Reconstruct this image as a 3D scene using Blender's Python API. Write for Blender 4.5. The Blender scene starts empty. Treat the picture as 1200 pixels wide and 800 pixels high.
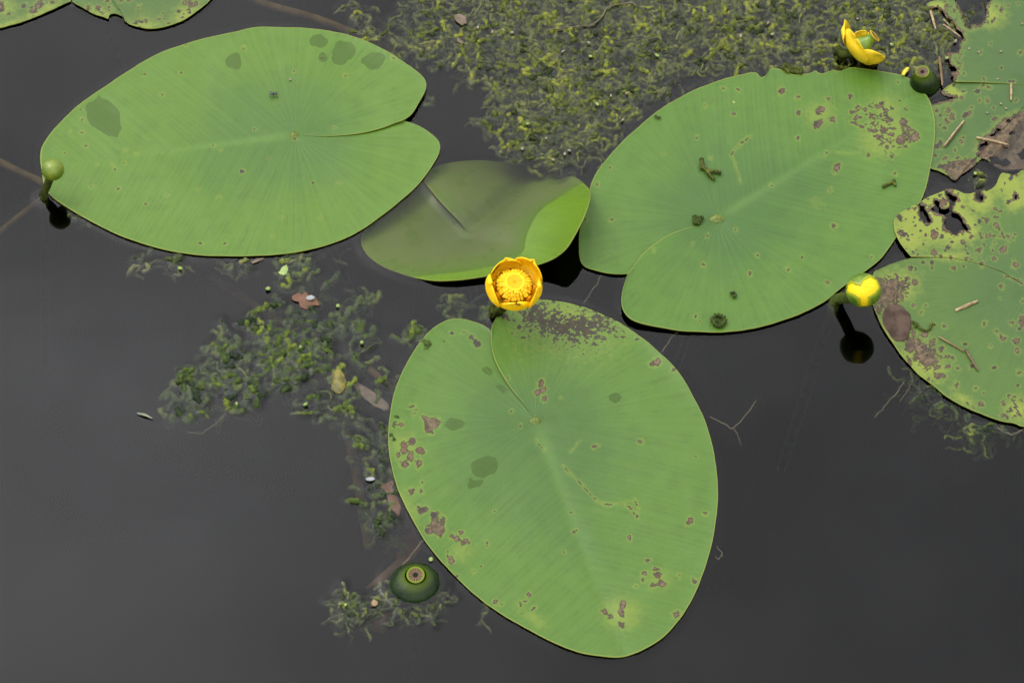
import bpy, math, random
import numpy as np
from mathutils import Vector, Matrix

random.seed(11)
RNG = np.random.default_rng(11)
scene = bpy.context.scene
COL = scene.collection
R = math.radians

# ------------------------------------------------------------------ camera maths
DEP, DIST, FPX = R(50.0), 3.0, 4020.0
CAM = np.array([0.0, -DIST * math.cos(DEP), DIST * math.sin(DEP)])
FWD = np.array([0.0, math.cos(DEP), -math.sin(DEP)])
UP = np.array([0.0, math.sin(DEP), math.cos(DEP)])
RIGHT = np.array([1.0, 0.0, 0.0])


def PW(px, py, z=0.0):
    """points of the pond at height z seen at photo pixel (px, py) of 1200x800"""
    px = np.asarray(px, float); py = np.asarray(py, float); z = np.asarray(z, float)
    d = FWD + ((px - 600) / FPX)[..., None] * RIGHT + ((400 - py) / FPX)[..., None] * UP
    k = (z - CAM[2]) / d[..., 2]
    return CAM + d * k[..., None]


def V(px, py, z=0.0):
    return Vector(PW(px, py, z))


# ------------------------------------------------------------------ mesh helpers
def mesh_obj(name, verts, faces, mat=None, parent=None, attrs=None, smooth=True):
    """verts (N,3), faces: (M,4) / (M,3) array or a list of such arrays"""
    verts = np.asarray(verts, np.float32)
    if not isinstance(faces, list):
        faces = [faces]
    faces = [np.asarray(f, np.int32) for f in faces if len(f)]
    me = bpy.data.meshes.new(name)
    me.vertices.add(len(verts))
    me.vertices.foreach_set('co', verts.ravel())
    loops = np.concatenate([f.ravel() for f in faces])
    tot = np.concatenate([np.full(len(f), f.shape[1], np.int32) for f in faces])
    start = np.concatenate([[0], np.cumsum(tot)[:-1]]).astype(np.int32)
    me.loops.add(len(loops))
    me.loops.foreach_set('vertex_index', loops)
    me.polygons.add(len(tot))
    me.polygons.foreach_set('loop_start', start)
    me.polygons.foreach_set('loop_total', tot)
    me.polygons.foreach_set('use_smooth', np.full(len(tot), smooth, bool))
    me.update(calc_edges=True)
    me.validate()
    for k, v in (attrs or {}).items():
        a = me.attributes.new(k, 'FLOAT', 'POINT')
        a.data.foreach_set('value', np.asarray(v, np.float32))
    if mat:
        me.materials.append(mat)
    o = bpy.data.objects.new(name, me)
    COL.objects.link(o)
    if parent:
        o.parent = parent
    return o


def tag(o, label=None, cat=None, group=None, kind=None):
    for k, v in (('label', label), ('category', cat), ('group', group), ('kind', kind)):
        if v:
            o[k] = v
    return o


def thing(name, loc, label, cat, group=None):
    o = bpy.data.objects.new(name, None)
    o.empty_display_size = 0.02
    COL.objects.link(o)
    o.location = loc
    return tag(o, label, cat, group)


def keep(o):
    """child meshes are written in world space: undo the parent's offset"""
    o.matrix_parent_inverse = Matrix.Translation(o.parent.location).inverted()
    return o


def solid(o, t, off=-1):
    m = o.modifiers.new('thickness', 'SOLIDIFY')
    m.thickness = t; m.offset = off
    return o


def grid_faces(nu, nv, wrap=False, base=0):
    i = np.arange(nu if wrap else nu - 1)[:, None]
    j = np.arange(nv - 1)[None, :]
    a = i * nv + j
    b = ((i + 1) % nu) * nv + j
    return np.stack([a, b, b + 1, a + 1], -1).reshape(-1, 4) + base


def tube_arrays(path, rad, sides=8):
    """tube round a path; ring frames carried along; ends closed by shrinking rings"""
    path = np.asarray(path, float); n = len(path)
    rad = np.broadcast_to(np.asarray(rad, float), (n,)).copy()
    t = np.gradient(path, axis=0)
    t /= np.linalg.norm(t, axis=1)[:, None] + 1e-12
    # round caps
    path = np.concatenate([[path[0] - t[0] * rad[0] * .7], [path[0] - t[0] * rad[0] * .45], path,
                           [path[-1] + t[-1] * rad[-1] * .45], [path[-1] + t[-1] * rad[-1] * .7]])
    rad = np.concatenate([[rad[0] * .05], [rad[0] * .75], rad, [rad[-1] * .75], [rad[-1] * .05]])
    t = np.concatenate([[t[0], t[0]], t, [t[-1], t[-1]]])
    up = np.array([0.13, 0.21, 1.0])
    a = np.cross(t, up); a /= np.linalg.norm(a, axis=1)[:, None] + 1e-9
    b = np.cross(a, t)
    th = np.linspace(0, 2 * np.pi, sides, endpoint=False)
    ring = path[:, None] + rad[:, None, None] * (np.cos(th)[None, :, None] * a[:, None] + np.sin(th)[None, :, None] * b[:, None])
    v = ring.reshape(-1, 3)
    N = len(path)
    i = np.arange(N - 1)[:, None]; j = np.arange(sides)[None, :]
    p = i * sides + j; q = i * sides + (j + 1) % sides
    f = np.stack([p, q, q + sides, p + sides], -1).reshape(-1, 4)
    return v, f


def smooth_path(pts, n):
    pts = np.asarray(pts, float)
    d = np.concatenate([[0], np.cumsum(np.linalg.norm(np.diff(pts, axis=0), axis=1))])
    P = np.concatenate([[2 * pts[0] - pts[1]], pts, [2 * pts[-1] - pts[-2]]])
    out = []
    s = np.linspace(0, d[-1], n)
    for x in s:
        k = min(max(np.searchsorted(d, x, 'right') - 1, 0), len(pts) - 2)
        u = (x - d[k]) / max(d[k + 1] - d[k], 1e-9)
        p0, p1, p2, p3 = P[k], P[k + 1], P[k + 2], P[k + 3]
        out.append(.5 * (2 * p1 + (p2 - p0) * u + (2 * p0 - 5 * p1 + 4 * p2 - p3) * u * u + (3 * p1 - p0 - 3 * p2 + p3) * u ** 3))
    return np.array(out)


def tube(name, pts, rad, mat, parent=None, n=24, sides=10, taper=None):
    p = smooth_path(pts, n)
    r = np.interp(np.linspace(0, 1, n), np.linspace(0, 1, len(rad)), rad) if np.ndim(rad) else rad
    v, f = tube_arrays(p, r, sides)
    o = mesh_obj(name, v, f, mat, parent)
    if parent:
        keep(o)
    return o


def lathe_arrays(prof, n=64):
    prof = np.asarray(prof, float)
    th = np.linspace(0, 2 * np.pi, n, endpoint=False)
    v = np.stack([prof[None, :, 0] * np.cos(th)[:, None], prof[None, :, 0] * np.sin(th)[:, None],
                  np.broadcast_to(prof[None, :, 1], (n, len(prof)))], -1)
    f = grid_faces(n, len(prof), wrap=True)
    return v.reshape(-1, 3), f, th


def frame_from_axis(axis):
    z = Vector(axis).normalized()
    x = Vector((0, 0, 1)).cross(z) if abs(z.z) < .999 else Vector((1, 0, 0))
    x.normalize(); y = z.cross(x)
    return Matrix((x, y, z)).transposed()


def place(v, axis, loc):
    M = np.array(frame_from_axis(axis))
    return np.asarray(v) @ M.T + np.asarray(loc)


# ------------------------------------------------------------------ numpy noise
def vnoise(x, y, seed=0):
    xi = np.floor(x).astype(np.int64); yi = np.floor(y).astype(np.int64)
    fx = x - xi; fy = y - yi
    fx = fx * fx * (3 - 2 * fx); fy = fy * fy * (3 - 2 * fy)

    def h(a, b):
        n = (a * 374761393 + b * 668265263 + seed * 1274126177) & 0xffffffff
        n = ((n ^ (n >> 13)) * 1274126177) & 0xffffffff
        return ((n ^ (n >> 16)) & 0xffff) / 65535.0
    return (h(xi, yi) * (1 - fx) + h(xi + 1, yi) * fx) * (1 - fy) + (h(xi, yi + 1) * (1 - fx) + h(xi + 1, yi + 1) * fx) * fy


def fbm(x, y, seed=0, oct=4):
    s = np.zeros_like(x, float); a = .5
    for k in range(oct):
        s += a * vnoise(x, y, seed + k * 17); x = x * 2.03; y = y * 2.03; a *= .5
    return s


def poly_sdf(px, py, poly):
    """signed distance, positive inside"""
    poly = np.asarray(poly, float)
    d = np.full(px.shape, 1e9); ins = np.zeros(px.shape, bool)
    n = len(poly)
    for i in range(n):
        a = poly[i]; b = poly[(i + 1) % n]; e = b - a
        wx = px - a[0]; wy = py - a[1]
        u = np.clip((wx * e[0] + wy * e[1]) / (e @ e + 1e-9), 0, 1)
        d = np.minimum(d, np.hypot(wx - e[0] * u, wy - e[1] * u))
        c = ((a[1] > py) != (b[1] > py)) & (px < (b[0] - a[0]) * (py - a[1]) / (b[1] - a[1] + 1e-12) + a[0])
        ins ^= c
    return np.where(ins, d, -d)


def line_df(px, py, pts):
    d = np.full(px.shape, 1e9)
    for a, b in zip(pts[:-1], pts[1:]):
        a = np.array(a, float); b = np.array(b, float); e = b - a
        u = np.clip(((px - a[0]) * e[0] + (py - a[1]) * e[1]) / (e @ e + 1e-9), 0, 1)
        d = np.minimum(d, np.hypot(px - a[0] - e[0] * u, py - a[1] - e[1] * u))
    return d


# ------------------------------------------------------------------ node helper
class NT:
    def __init__(s, name):
        s.m = bpy.data.materials.new(name); s.m.use_nodes = True
        s.t = s.m.node_tree; s.t.nodes.clear()
        s.out = s.t.nodes.new('ShaderNodeOutputMaterial')

    def n(s, typ, **kw):
        nd = s.t.nodes.new(typ)
        ins = kw.pop('ins', {})
        for k, v in kw.items():
            setattr(nd, k, v)
        for k, v in ins.items():
            s.put(nd.inputs[k], v)
        return nd

    def put(s, sock, v):
        if isinstance(v, bpy.types.NodeSocket):
            s.t.links.new(v, sock)
        elif isinstance(v, (tuple, list)) and len(v) == 3 and sock.type == 'RGBA':
            sock.default_value = (*v, 1)
        else:
            sock.default_value = v

    def math(s, op, a, b=0.0, c=0.0, clamp=False):
        nd = s.n('ShaderNodeMath', operation=op, use_clamp=clamp)
        s.put(nd.inputs[0], a); s.put(nd.inputs[1], b); s.put(nd.inputs[2], c)
        return nd.outputs[0]

    def mix(s, f, a, b, blend='MIX'):
        nd = s.n('ShaderNodeMix', data_type='RGBA', blend_type=blend)
        s.put(nd.inputs[0], f); s.put(nd.inputs[6], a); s.put(nd.inputs[7], b)
        return nd.outputs[2]

    def step(s, v, lo, hi, a=0.0, b=1.0):
        nd = s.n('ShaderNodeMapRange', interpolation_type='SMOOTHSTEP')
        s.put(nd.inputs[0], v); s.put(nd.inputs[1], lo); s.put(nd.inputs[2], hi)
        s.put(nd.inputs[3], a); s.put(nd.inputs[4], b)
        return nd.outputs[0]

    def attr(s, name):
        return s.n('ShaderNodeAttribute', attribute_name=name).outputs['Fac']

    def pos(s):
        return s.n('ShaderNodeTexCoord').outputs['Object']

    def noise(s, scale, detail=3.0, rough=.55, vec=None, dist=0.0):
        nd = s.n('ShaderNodeTexNoise', ins={'Scale': scale, 'Detail': detail, 'Roughness': rough, 'Distortion': dist})
        s.put(nd.inputs['Vector'], vec if vec is not None else s.pos())
        return nd.outputs[0]

    def bump(s, h, strength=.3, dist=.001, nrm=None):
        nd = s.n('ShaderNodeBump', ins={'Strength': strength, 'Distance': dist, 'Height': h})
        if nrm is not None:
            s.put(nd.inputs['Normal'], nrm)
        return nd.outputs[0]

    def principled(s, **ins):
        b = s.n('ShaderNodeBsdfPrincipled')
        for k, v in ins.items():
            s.put(b.inputs[k.replace('_', ' ')], v)
        s.t.links.new(b.outputs[0], s.out.inputs['Surface'])
        return b


def simple_mat(name, c1, c2, scale=200, rough=.5, bump=.2, bdist=.0008, spec=.5, detail=4, sss=0, ior=0):
    t = NT(name)
    n = t.noise(scale, detail)
    f = t.step(n, .3, .7)
    b = t.principled(Base_Color=t.mix(f, c1, c2), Roughness=rough, Normal=t.bump(n, bump, bdist))
    b.inputs['Specular IOR Level'].default_value = spec
    if ior:
        b.inputs['IOR'].default_value = ior
    if sss:
        b.inputs['Subsurface Weight'].default_value = sss
        b.inputs['Subsurface Radius'].default_value = (.004, .003, .0008)
        b.inputs['Subsurface Scale'].default_value = .6
    return t.m


# ------------------------------------------------------------------ leaf material
LEAFK = .45


def leaf_material(name, base, deep, yellow=(.30, .36, .045), spec=.30, rough=.38, vein=1.0, silt=0.0, ylw=.85):
    base = tuple(c * LEAFK * k for c, k in zip(base, (.98, 1.04, .70))); deep = tuple(c * LEAFK * k for c, k in zip(deep, (.98, 1.04, .72))); yellow = tuple(c * .62 for c in yellow)
    t = NT(name)
    big = t.noise(14, 3); mid = t.noise(60, 3); fine = t.noise(420, 4, .6); med = t.noise(230, 4, .65)
    rad = t.attr('rad'); mr = t.attr('mid'); vn = t.attr('vein')
    # base: deeper blue-green towards midrib and petiole, yellower to the rim, cloudy variation
    k = t.math('ADD', t.step(rad, .05, .9), t.math('MULTIPLY', t.math('SUBTRACT', big, .5), 1.3))
    col = t.mix(t.step(k, 0.0, 1.0), deep, base)
    col = t.mix(t.math('MULTIPLY', t.step(mid, .45, .75), .22), col, tuple(c * .78 for c in deep))
    # veins: fine darker lines with broken strength
    vw = t.n('ShaderNodeTexNoise', noise_dimensions='1D', ins={'W': vn, 'Scale': 1.0, 'Detail': 1.5, 'Roughness': .5}).outputs[0]
    v1 = t.math('ABSOLUTE', t.math('SUBTRACT', t.math('FRACT', t.math('ADD', vn, t.math('MULTIPLY', t.math('SUBTRACT', med, .5), .5))), .5))
    line = t.math('MULTIPLY', t.step(v1, .0, .16, 1.0, 0.0), t.step(mid, .36, .62))
    col = t.mix(t.math('MULTIPLY', line, .24 * vein), col, tuple(c * .55 for c in deep))
    col = t.mix(t.math('MULTIPLY', t.step(vw, .42, .68), .13 * vein), col, tuple(min(1, c * 1.35 + .01) for c in base))
    # rays near the petiole
    ray = t.math('MULTIPLY', t.step(vw, .38, .6), t.step(rad, .5, .08))
    col = t.mix(t.math('MULTIPLY', ray, .14), col, tuple(c * .62 for c in deep))
    # midrib
    col = t.mix(t.math('MULTIPLY', mr, .42), col, tuple(min(1, c * 1.22 + .02) for c in base))
    # fine mottling
    col = t.mix(t.math('MULTIPLY', t.step(fine, .4, .75), .16), col, tuple(c * .7 for c in deep))
    # marks
    wob = t.math('MULTIPLY', t.math('SUBTRACT', med, .46), 2.0)
    wob2 = t.math('MULTIPLY', t.math('SUBTRACT', fine, .48), 1.3)
    br = t.math('ADD', t.math('ADD', t.attr('brown'), wob), wob2)
    dk = t.math('ADD', t.math('ADD', t.attr('dark'), wob), wob2)
    ye = t.math('ADD', t.attr('yellow'), t.math('MULTIPLY', wob, .8))
    halo = t.math('MAXIMUM', t.step(br, -.75, .05, 0, .34), t.step(dk, -.6, .1, 0, .3))
    col = t.mix(t.math('MAXIMUM', halo, t.step(ye, -.6, .9, 0, ylw)), col, yellow)
    wetf = t.step(t.math('ADD', t.attr('wet'), t.math('MULTIPLY', wob, .15)), -.02, .06)
    col = t.mix(t.math('MULTIPLY', wetf, .75), col, tuple(c * .50 for c in (base[0], base[1], base[2] * .6)))
    rim = t.math('MAXIMUM', t.step(rad, .992, 1.0), t.attr('cleft'))
    col = t.mix(t.math('MULTIPLY', rim, .75), col, (.20, .22, .035))
    brc = t.mix(t.step(med, .35, .65), (.056, .037, .018), (.128, .092, .050))
    brc = t.mix(t.math('MULTIPLY', t.step(big, .5, .62), .7), brc, (.115, .05, .024))
    brc = t.mix(t.step(br, .10, .55, 1.0, 0.0), brc, (.04, .025, .015))
    brc = t.mix(t.math('MULTIPLY', t.step(mid, .56, .64), .75), brc, (.04, .028, .022))
    bm = t.step(br, 0.0, .10)
    col = t.mix(bm, col, brc)
    dm = t.step(dk, 0.0, .12)
    col = t.mix(dm, col, t.mix(fine, (.012, .010, .006), (.052, .044, .024)))
    if silt:
        sl = t.math('MULTIPLY', t.attr('silt'), silt)
        col = t.mix(t.math('MULTIPLY', sl, t.step(mid, .3, .7, .55, 1.0)), col, (.235, .225, .11))
    h = t.math('ADD', t.math('MULTIPLY', line, -.5), t.math('ADD', t.math('MULTIPLY', vw, .35), t.math('MULTIPLY', fine, .35)))
    h = t.math('ADD', h, t.math('MULTIPLY', bm, -.8))
    ro = t.math('ADD', t.math('ADD', t.math('MULTIPLY', wetf, -.30), t.math('ADD', t.math('MULTIPLY', t.math('SUBTRACT', mid, .5), .25), rough)), t.math('MULTIPLY', bm, .2))
    b = t.principled(Base_Color=col, Roughness=ro, Normal=t.bump(h, .36, .0006))
    b.inputs['Specular IOR Level'].default_value = spec
    return t.m


# ------------------------------------------------------------------ leaf blade
def polyline_resample(pts, n):
    pts = np.asarray(pts, float)
    d = np.concatenate([[0], np.cumsum(np.linalg.norm(np.diff(pts[:, :2], axis=0), axis=1))])
    s = np.linspace(0, d[-1], n)
    return np.stack([np.interp(s, d, pts[:, k]) for k in range(pts.shape[1])], 1)


def leaf_blade(name, parent, mat, outline, C, E0, E1, tip, zb=.0016, zc=None, zfun=None, nA=560, nR=130,
               marks=(), wet=(), yellow=(), holes=(), jag=.0, seed=1, lift0=0.0, lift1=0.0, p=1.0, waterz=False,
               micro=40, silt=False, thick=.0009, smoothing=True, hy_w=13):
    """outline: photo-traced rim from one side of the notch to the other; C petiole; E0/E1 notch edges from C to the rim"""
    outline = np.asarray(outline, float)
    if smoothing:
        B = smooth_path(outline, nA * 2)
        B = polyline_resample(B, nA)
    else:
        B = polyline_resample(outline, nA)
    C = np.asarray(C, float)
    t = np.linspace(0, 1, nA)
    if jag:
        nrm = np.gradient(B[:, :2], axis=0); nrm = np.stack([nrm[:, 1], -nrm[:, 0]], 1)
        nrm /= np.linalg.norm(nrm, axis=1)[:, None] + 1e-9
        B[:, :2] += nrm * ((fbm(t * 60, t * 0 + seed, seed, 4) - .47) * jag * 2)[:, None]
    r = np.concatenate([np.linspace(0.004, .97, nR - 5), [.98, .988, .994, .9975, 1.0]])
    E0 = polyline_resample(smooth_path([tuple(C[:2])] + list(E0), 60), nR * 3); E1 = polyline_resample(smooth_path([tuple(C[:2])] + list(E1), 60), nR * 3)

    def dev(E, end):
        rr = np.linspace(0, 1, len(E))
        D = E - (C[:2] + rr[:, None] * (end - C[:2]))
        return np.stack([np.interp(r, rr, D[:, 0]), np.interp(r, rr, D[:, 1])], 1)
    D0 = dev(E0, B[0, :2]); D1 = dev(E1, B[-1, :2])
    w0 = np.exp(-(t / .11) ** 2); w1 = np.exp(-((1 - t) / .11) ** 2)
    PX = C[0] + r[None, :] * (B[:, None, 0] - C[0]) + w0[:, None] * D0[None, :, 0] + w1[:, None] * D1[None, :, 0]
    PY = C[1] + r[None, :] * (B[:, None, 1] - C[1]) + w0[:, None] * D0[None, :, 1] + w1[:, None] * D1[None, :, 1]
    T = np.broadcast_to(t[:, None], PX.shape); RR = np.broadcast_to(r[None, :], PX.shape)
    if outline.shape[1] == 3:
        Z = zc + (B[:, None, 2] - zc) * RR ** p
    else:
        Z = np.full(PX.shape, zb)
        Z = Z + lift0 * np.exp(-(T / .07) ** 2) * RR + lift1 * np.exp(-((1 - T) / .12) ** 2) * RR
        und = fbm(PX / 70, PY / 70, seed, 3) - .45
        Z = Z + und * .0046 * np.clip(RR * 1.2, 0, 1) * np.clip((1.02 - RR) * 6, 0.12, 1)
        Z = Z - .0006 * np.exp(-(RR / .12) ** 2)
        Z = Z + .0005 * np.exp(-((1 - RR) / .03) ** 2)
    # plane coordinates for veins (un-foreshortened)
    yk = 1 / math.sin(DEP)
    ax = np.array([tip[0] - C[0], (tip[1] - C[1]) * yk]); L = np.linalg.norm(ax); ax /= L
    ux = PX - C[0]; uy = (PY - C[1]) * yk
    s = (ux * ax[0] + uy * ax[1]) / L; d = (-ux * ax[1] + uy * ax[0]) / L
    ad = np.abs(d)
    q = s - .62 * ad - .15 * ad ** 2
    ang = np.arctan2(ad, s + 1e-6); a0 = math.atan2(1, .62)
    vein = np.where(q > 0, q * 44, -(ang - a0) * 17)
    vein = vein + np.where(d > 0, 137.3, 0.0)
    midr = np.exp(-(d / (.006 + .016 * np.clip(1 - s, 0, 1))) ** 2) * np.clip(s * 12, 0, 1) * np.clip(1.05 - s, 0, 1)
    if outline.shape[1] == 2:
        Z = Z - .0007 * np.exp(-(d / .03) ** 2) * np.clip(s * 6, 0, 1)
        Z = Z + .00010 * np.sin(vein * 2.2) * np.exp(-(RR / .33) ** 2) * np.clip(RR * 9, 0, 1)
    if zfun is not None:
        Z = zfun(PX, PY, Z, T, RR)
    px = PX.ravel(); py = PY.ravel()
    W = PW(px, py, Z.ravel())
    brown = np.full(px.shape, -3.0); dark = np.full(px.shape, -3.0); wetf = np.full(px.shape, -3.0); yel = np.full(px.shape, -3.0)

    def blob(arr, cx, cy, rad, el=1.0, an=0.0, sc=5.0):
        ca, sa = math.cos(an), math.sin(an)
        x = px - cx; y = py - cy
        a = (x * ca + y * sa) / el ** .5; b = (-x * sa + y * ca) * el ** .5
        np.maximum(arr, (rad - np.hypot(a, b)) / sc, out=arr)
    rs = np.random.default_rng(seed)
    for m in marks:
        kind = m[0]
        if kind == 'poly':
            arr = {'brown': brown, 'dark': dark, 'yellow': yel}[m[1]]
            np.maximum(arr, poly_sdf(px, py, m[2]) / (m[3] if len(m) > 3 else 6), out=arr)
        elif kind == 'line':
            arr = {'brown': brown, 'dark': dark, 'yellow': yel}[m[1]]
            np.maximum(arr, (m[3] - line_df(px, py, m[2])) / 5, out=arr)
        elif kind == 'scatter':       # scatter of small spots in a disc
            _, sub, cx, cy, rad, n, r0, r1 = m
            for _i in range(n):
                a = rs.uniform(0, 2 * math.pi); q_ = rad * math.sqrt(rs.uniform())
                blob({'brown': brown, 'dark': dark}[sub], cx + q_ * math.cos(a), cy + q_ * .75 * math.sin(a), rs.uniform(r0, r1), rs.uniform(.7, 1.5), rs.uniform(0, 3))
        else:
            arr = {'b': brown, 'd': dark, 'y': yel}[kind]
            blob(arr, m[1], m[2], m[3], m[4] if len(m) > 4 else 1.25, m[5] if len(m) > 5 else 0.0, 20 if kind == 'y' else 5)
    ok = (RR.ravel() < .97)
    for _i in range(micro):
        k = rs.integers(0, len(px))
        blob(dark if rs.uniform() < .35 else brown, px[k], py[k], rs.uniform(.3, 1.0), rs.uniform(.7, 1.4), rs.uniform(0, 3))
    for m in wet:
        wp = px + 5 * (vnoise(px / 9, py / 9, 5) - .5); wy = py + 5 * (vnoise(px / 9, py / 9, 8) - .5)
        if isinstance(m, list):
            np.maximum(wetf, poly_sdf(wp, wy, m) / 6, out=wetf)
        else:
            x = (wp - m[0]); y = (wy - m[1]); e = m[3] if len(m) > 3 else 1.2
            np.maximum(wetf, (m[2] - np.hypot(x / e ** .5, y * e ** .5)) / 6, out=wetf)
    F = grid_faces(nA, nR)
    if holes:
        hp = px + 5 * (fbm(px / 5, py / 5, 3) - .47); hy = py + 5 * (fbm(px / 5, py / 5, 9) - .47)
        h = np.full(px.shape, -99.0)
        for hpoly in holes:
            np.maximum(h, poly_sdf(hp, hy, hpoly), out=h)
        np.maximum(brown, (h + 1.6) / 5, out=brown)
        np.maximum(yel, (h + hy_w) / 12, out=yel)
        F = F[(h[F] > 0).sum(1) < 3]
    sil = np.zeros(px.shape)
    if silt:
        sil = np.clip(-(Z.ravel() + .001) / .006, 0, 1)
    o = mesh_obj(name, W, F[:, ::-1], mat, parent,
                 dict(vein=vein.ravel(), mid=midr.ravel(), rad=RR.ravel(), brown=brown, dark=dark, yellow=yel, wet=wetf, silt=sil,
                      cleft=(np.clip(1.6 - np.minimum(np.arange(nA), 9)[:, None], 0, 1) * np.clip(RR * 3, 0, 1)).ravel()))
    # consistent up-facing winding
    me = o.data
    if sum(me.polygons[i].normal.z for i in range(0, len(me.polygons), 997)) < 0:
        me.flip_normals()
    keep(o)
    solid(o, thick)
    RIMS.append(np.concatenate([PW(PX[:, -1], PY[:, -1]), PW(PX[0], PY[0]), PW(PX[-1], PY[-1])])[:, :2])
    return o


RIMS = []           # pad rims, for the water that creeps up against them
CONTACT = []        # other things that pierce the water

# ------------------------------------------------------------------ materials
M_stalk = simple_mat('stalk_skin', (.030, .045, .010), (.065, .085, .018), 120, .5, .2, ior=1.08)
M_stalk_dark = simple_mat('wet_stalk_skin', (.018, .026, .006), (.05, .062, .012), 160, .45, .3, ior=1.08)
M_knob = simple_mat('petiole_skin', (.075, .12, .008), (.15, .18, .018), 300, .35, .2)
M_old_stem = simple_mat('rotten_stem', (.13, .085, .045), (.24, .17, .10), 60, .9, .4, ior=1.05)


def clr(a, b, c):
    return (a, b, c)


LEAF = {
    'A': leaf_material('fresh_pad_green', (.165, .310, .040), (.118, .250, .048), vein=1.1),
    'C': leaf_material('spotted_pad_green', (.146, .285, .048), (.108, .224, .056), vein=1.0, ylw=.5),
    'D': leaf_material('broad_pad_green', (.142, .284, .044), (.098, .218, .050), vein=1.0, ylw=.5),
    'E': leaf_material('ageing_pad_green', (.130, .235, .056), (.108, .205, .062), vein=.7),
    'F': leaf_material('dull_pad_green', (.118, .215, .060), (.100, .190, .062), vein=.6),
    'G': leaf_material('corner_pad_green', (.125, .215, .055), (.090, .175, .060), vein=.5),
    'B': leaf_material('young_pad_green', (.19, .34, .008), (.15, .28, .012), vein=1.3, rough=.3, silt=.32),
}


def pad(label, C, z=0.0, group='yellow water lily pads floating on the pond'):
    c = PW(C[0], C[1], 0.0)
    return thing('lily_pad', c, label, 'lily pad', group)


def pad_stalk(parent, C, ztop=.001, lean=(.05, .04), knob=True, kr=.0026):
    c = PW(C[0], C[1], ztop)
    a = [c + np.array([0, 0, -.003]), c + np.array([lean[0] * .2, lean[1] * .2, -.09]), c + np.array([lean[0], lean[1], -.30])]
    tube('stalk', a, [.0040, .0036, .0036], M_stalk, parent, 12, 8)
    if knob:
        n = 20
        prof = [(.0001, .0022), (kr * .5, .0020), (kr * .9, .0011), (kr * 1.15, 0), (kr * 1.5, -.0011)]
        v, f, th = lathe_arrays(prof, n)
        v[:, 0] *= 1.3
        v += RNG.normal(0, kr * .09, v.shape)
        v = v + c + np.array([0, 0, .0006])
        keep(mesh_obj('stalk_tip', v, f, M_knob, parent))


# ------------------------------------------------------------------ leaf A (upper left, fresh)
def z1(x, y): return (x / 2.5, y / 2.5)
def z2(x, y): return (300 + x / 2.5, y / 2.5)


A_C = (345, 158)
A_rim = [z2(430, 352), (482, 134), (492, 118), (499, 104), (498, 93), (488, 83), (472, 72), (452, 59), (428, 48), (400, 39), (368, 34), (332, 32), (300, 32),
         (276, 37), (240, 45), (200, 57), (168, 72), (140, 90), (116, 106), (92, 123), (72, 142), (58, 158), (49, 172), (47, 186), (49, 202), (52, 218),
         (60, 230), (80, 244), (104, 258), (132, 272), (160, 283), (192, 292), (232, 298.5), (272, 300), (312, 299), (352, 294.5), (392, 284), (420, 271),
         (440, 258), (468, 236), (492, 214), (508, 192), (515, 177), (514, 166), (504, 156), (488, 146.5), (472, 141)]
halo_spots = [(235, 322, 5), (240, 350, 5), (240, 388, 6), (250, 427, 6), (207, 385, 3), (330, 483, 6), (335, 495, 5), (368, 440, 5), (398, 448, 5), (365, 478, 4),
              (285, 485, 4), (347, 553, 7), (267, 547, 6), (427, 598, 5), (425, 220, 5), (530, 214, 6), (473, 277, 7), (640, 577, 7), (580, 553, 4), (825, 637, 6),
              (800, 693, 5), (745, 379, 4), (625, 427, 5), (648, 440, 4), (488, 573, 4), (937, 637, 4), (995, 535, 3), (188, 450, 3)]
A_marks = [('b', x / 2.5, y / 2.5, r / 2.5 * .42 - .35) for x, y, r in halo_spots] + [('d', 587 / 2.5, 713 / 2.5, 1.6), ('d', 710 / 2.5, 503 / 2.5, 1.9), ('d', 377, 69, 1.3)]
A_wet = [[z1(255, 305), z1(290, 280), z1(325, 300), z1(352, 335), z1(356, 380), z1(340, 408), z1(305, 395), z1(262, 370), z1(253, 340)],
         (273, 72, 10, 1.1), (373, 48, 9, 1.3), (378, 68, 5.5), (403, 60, 12.5, 1.05), (397, 70, 8), (438, 71, 12, 1.15)]
padA = pad('large fresh unblemished oval pad at the upper left, small green bud over its tip', A_C)
leaf_blade('blade', padA, LEAF['A'], A_rim, A_C, [(380, 159.5), (416, 157), (444, 151), z2(430, 352)], [(372, 156.5), (416, 152), (450, 146.5), (472, 141)],
           (52, 196), lift0=.0026, marks=A_marks, wet=A_wet, seed=3, micro=10, jag=.5)
pad_stalk(padA, A_C)

# ------------------------------------------------------------------ leaf D (upper right)
def z4(x, y): return (660 + x / 2.2217, 60 + y / 2.2217)


D_C = (840.5, 256)
D_rim = [z4(168, 578), (730, 339), (729, 355), (734, 368), (745.5, 376), (768, 382), (795, 386.5), (822, 388.5), (853.5, 388), (885, 384), (916.5, 375.5), (943.5, 365),
         (966, 353), (979.5, 342), (993, 332), (1015.5, 316.5), (1033.5, 301), (1051.5, 276), (1065, 258), (1081, 231), (1090, 199.5), (1095, 168), (1095.5, 141),
         (1090, 119), (1078.5, 103), (1065, 92), (1047, 86), (1020, 81.5), (1000, 79), (991, 81), (984, 83.5), (977, 82), (970, 84.5), (962, 86), (955, 82.5), (948, 86),
         (930, 87.5), (916.5, 82), (904, 80), (899, 87), (892, 91), (885, 85), (867, 88), (840, 95), (808.5, 108), (781.5, 123), (754.5, 143), (727.5, 168),
         (705, 193), (694, 211), (690, 226.5), (685, 249), (679, 271.5), (678, 289.5), (680, 305), (687, 313.5), (705, 319), (720, 321), z4(167, 580)]
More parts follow.
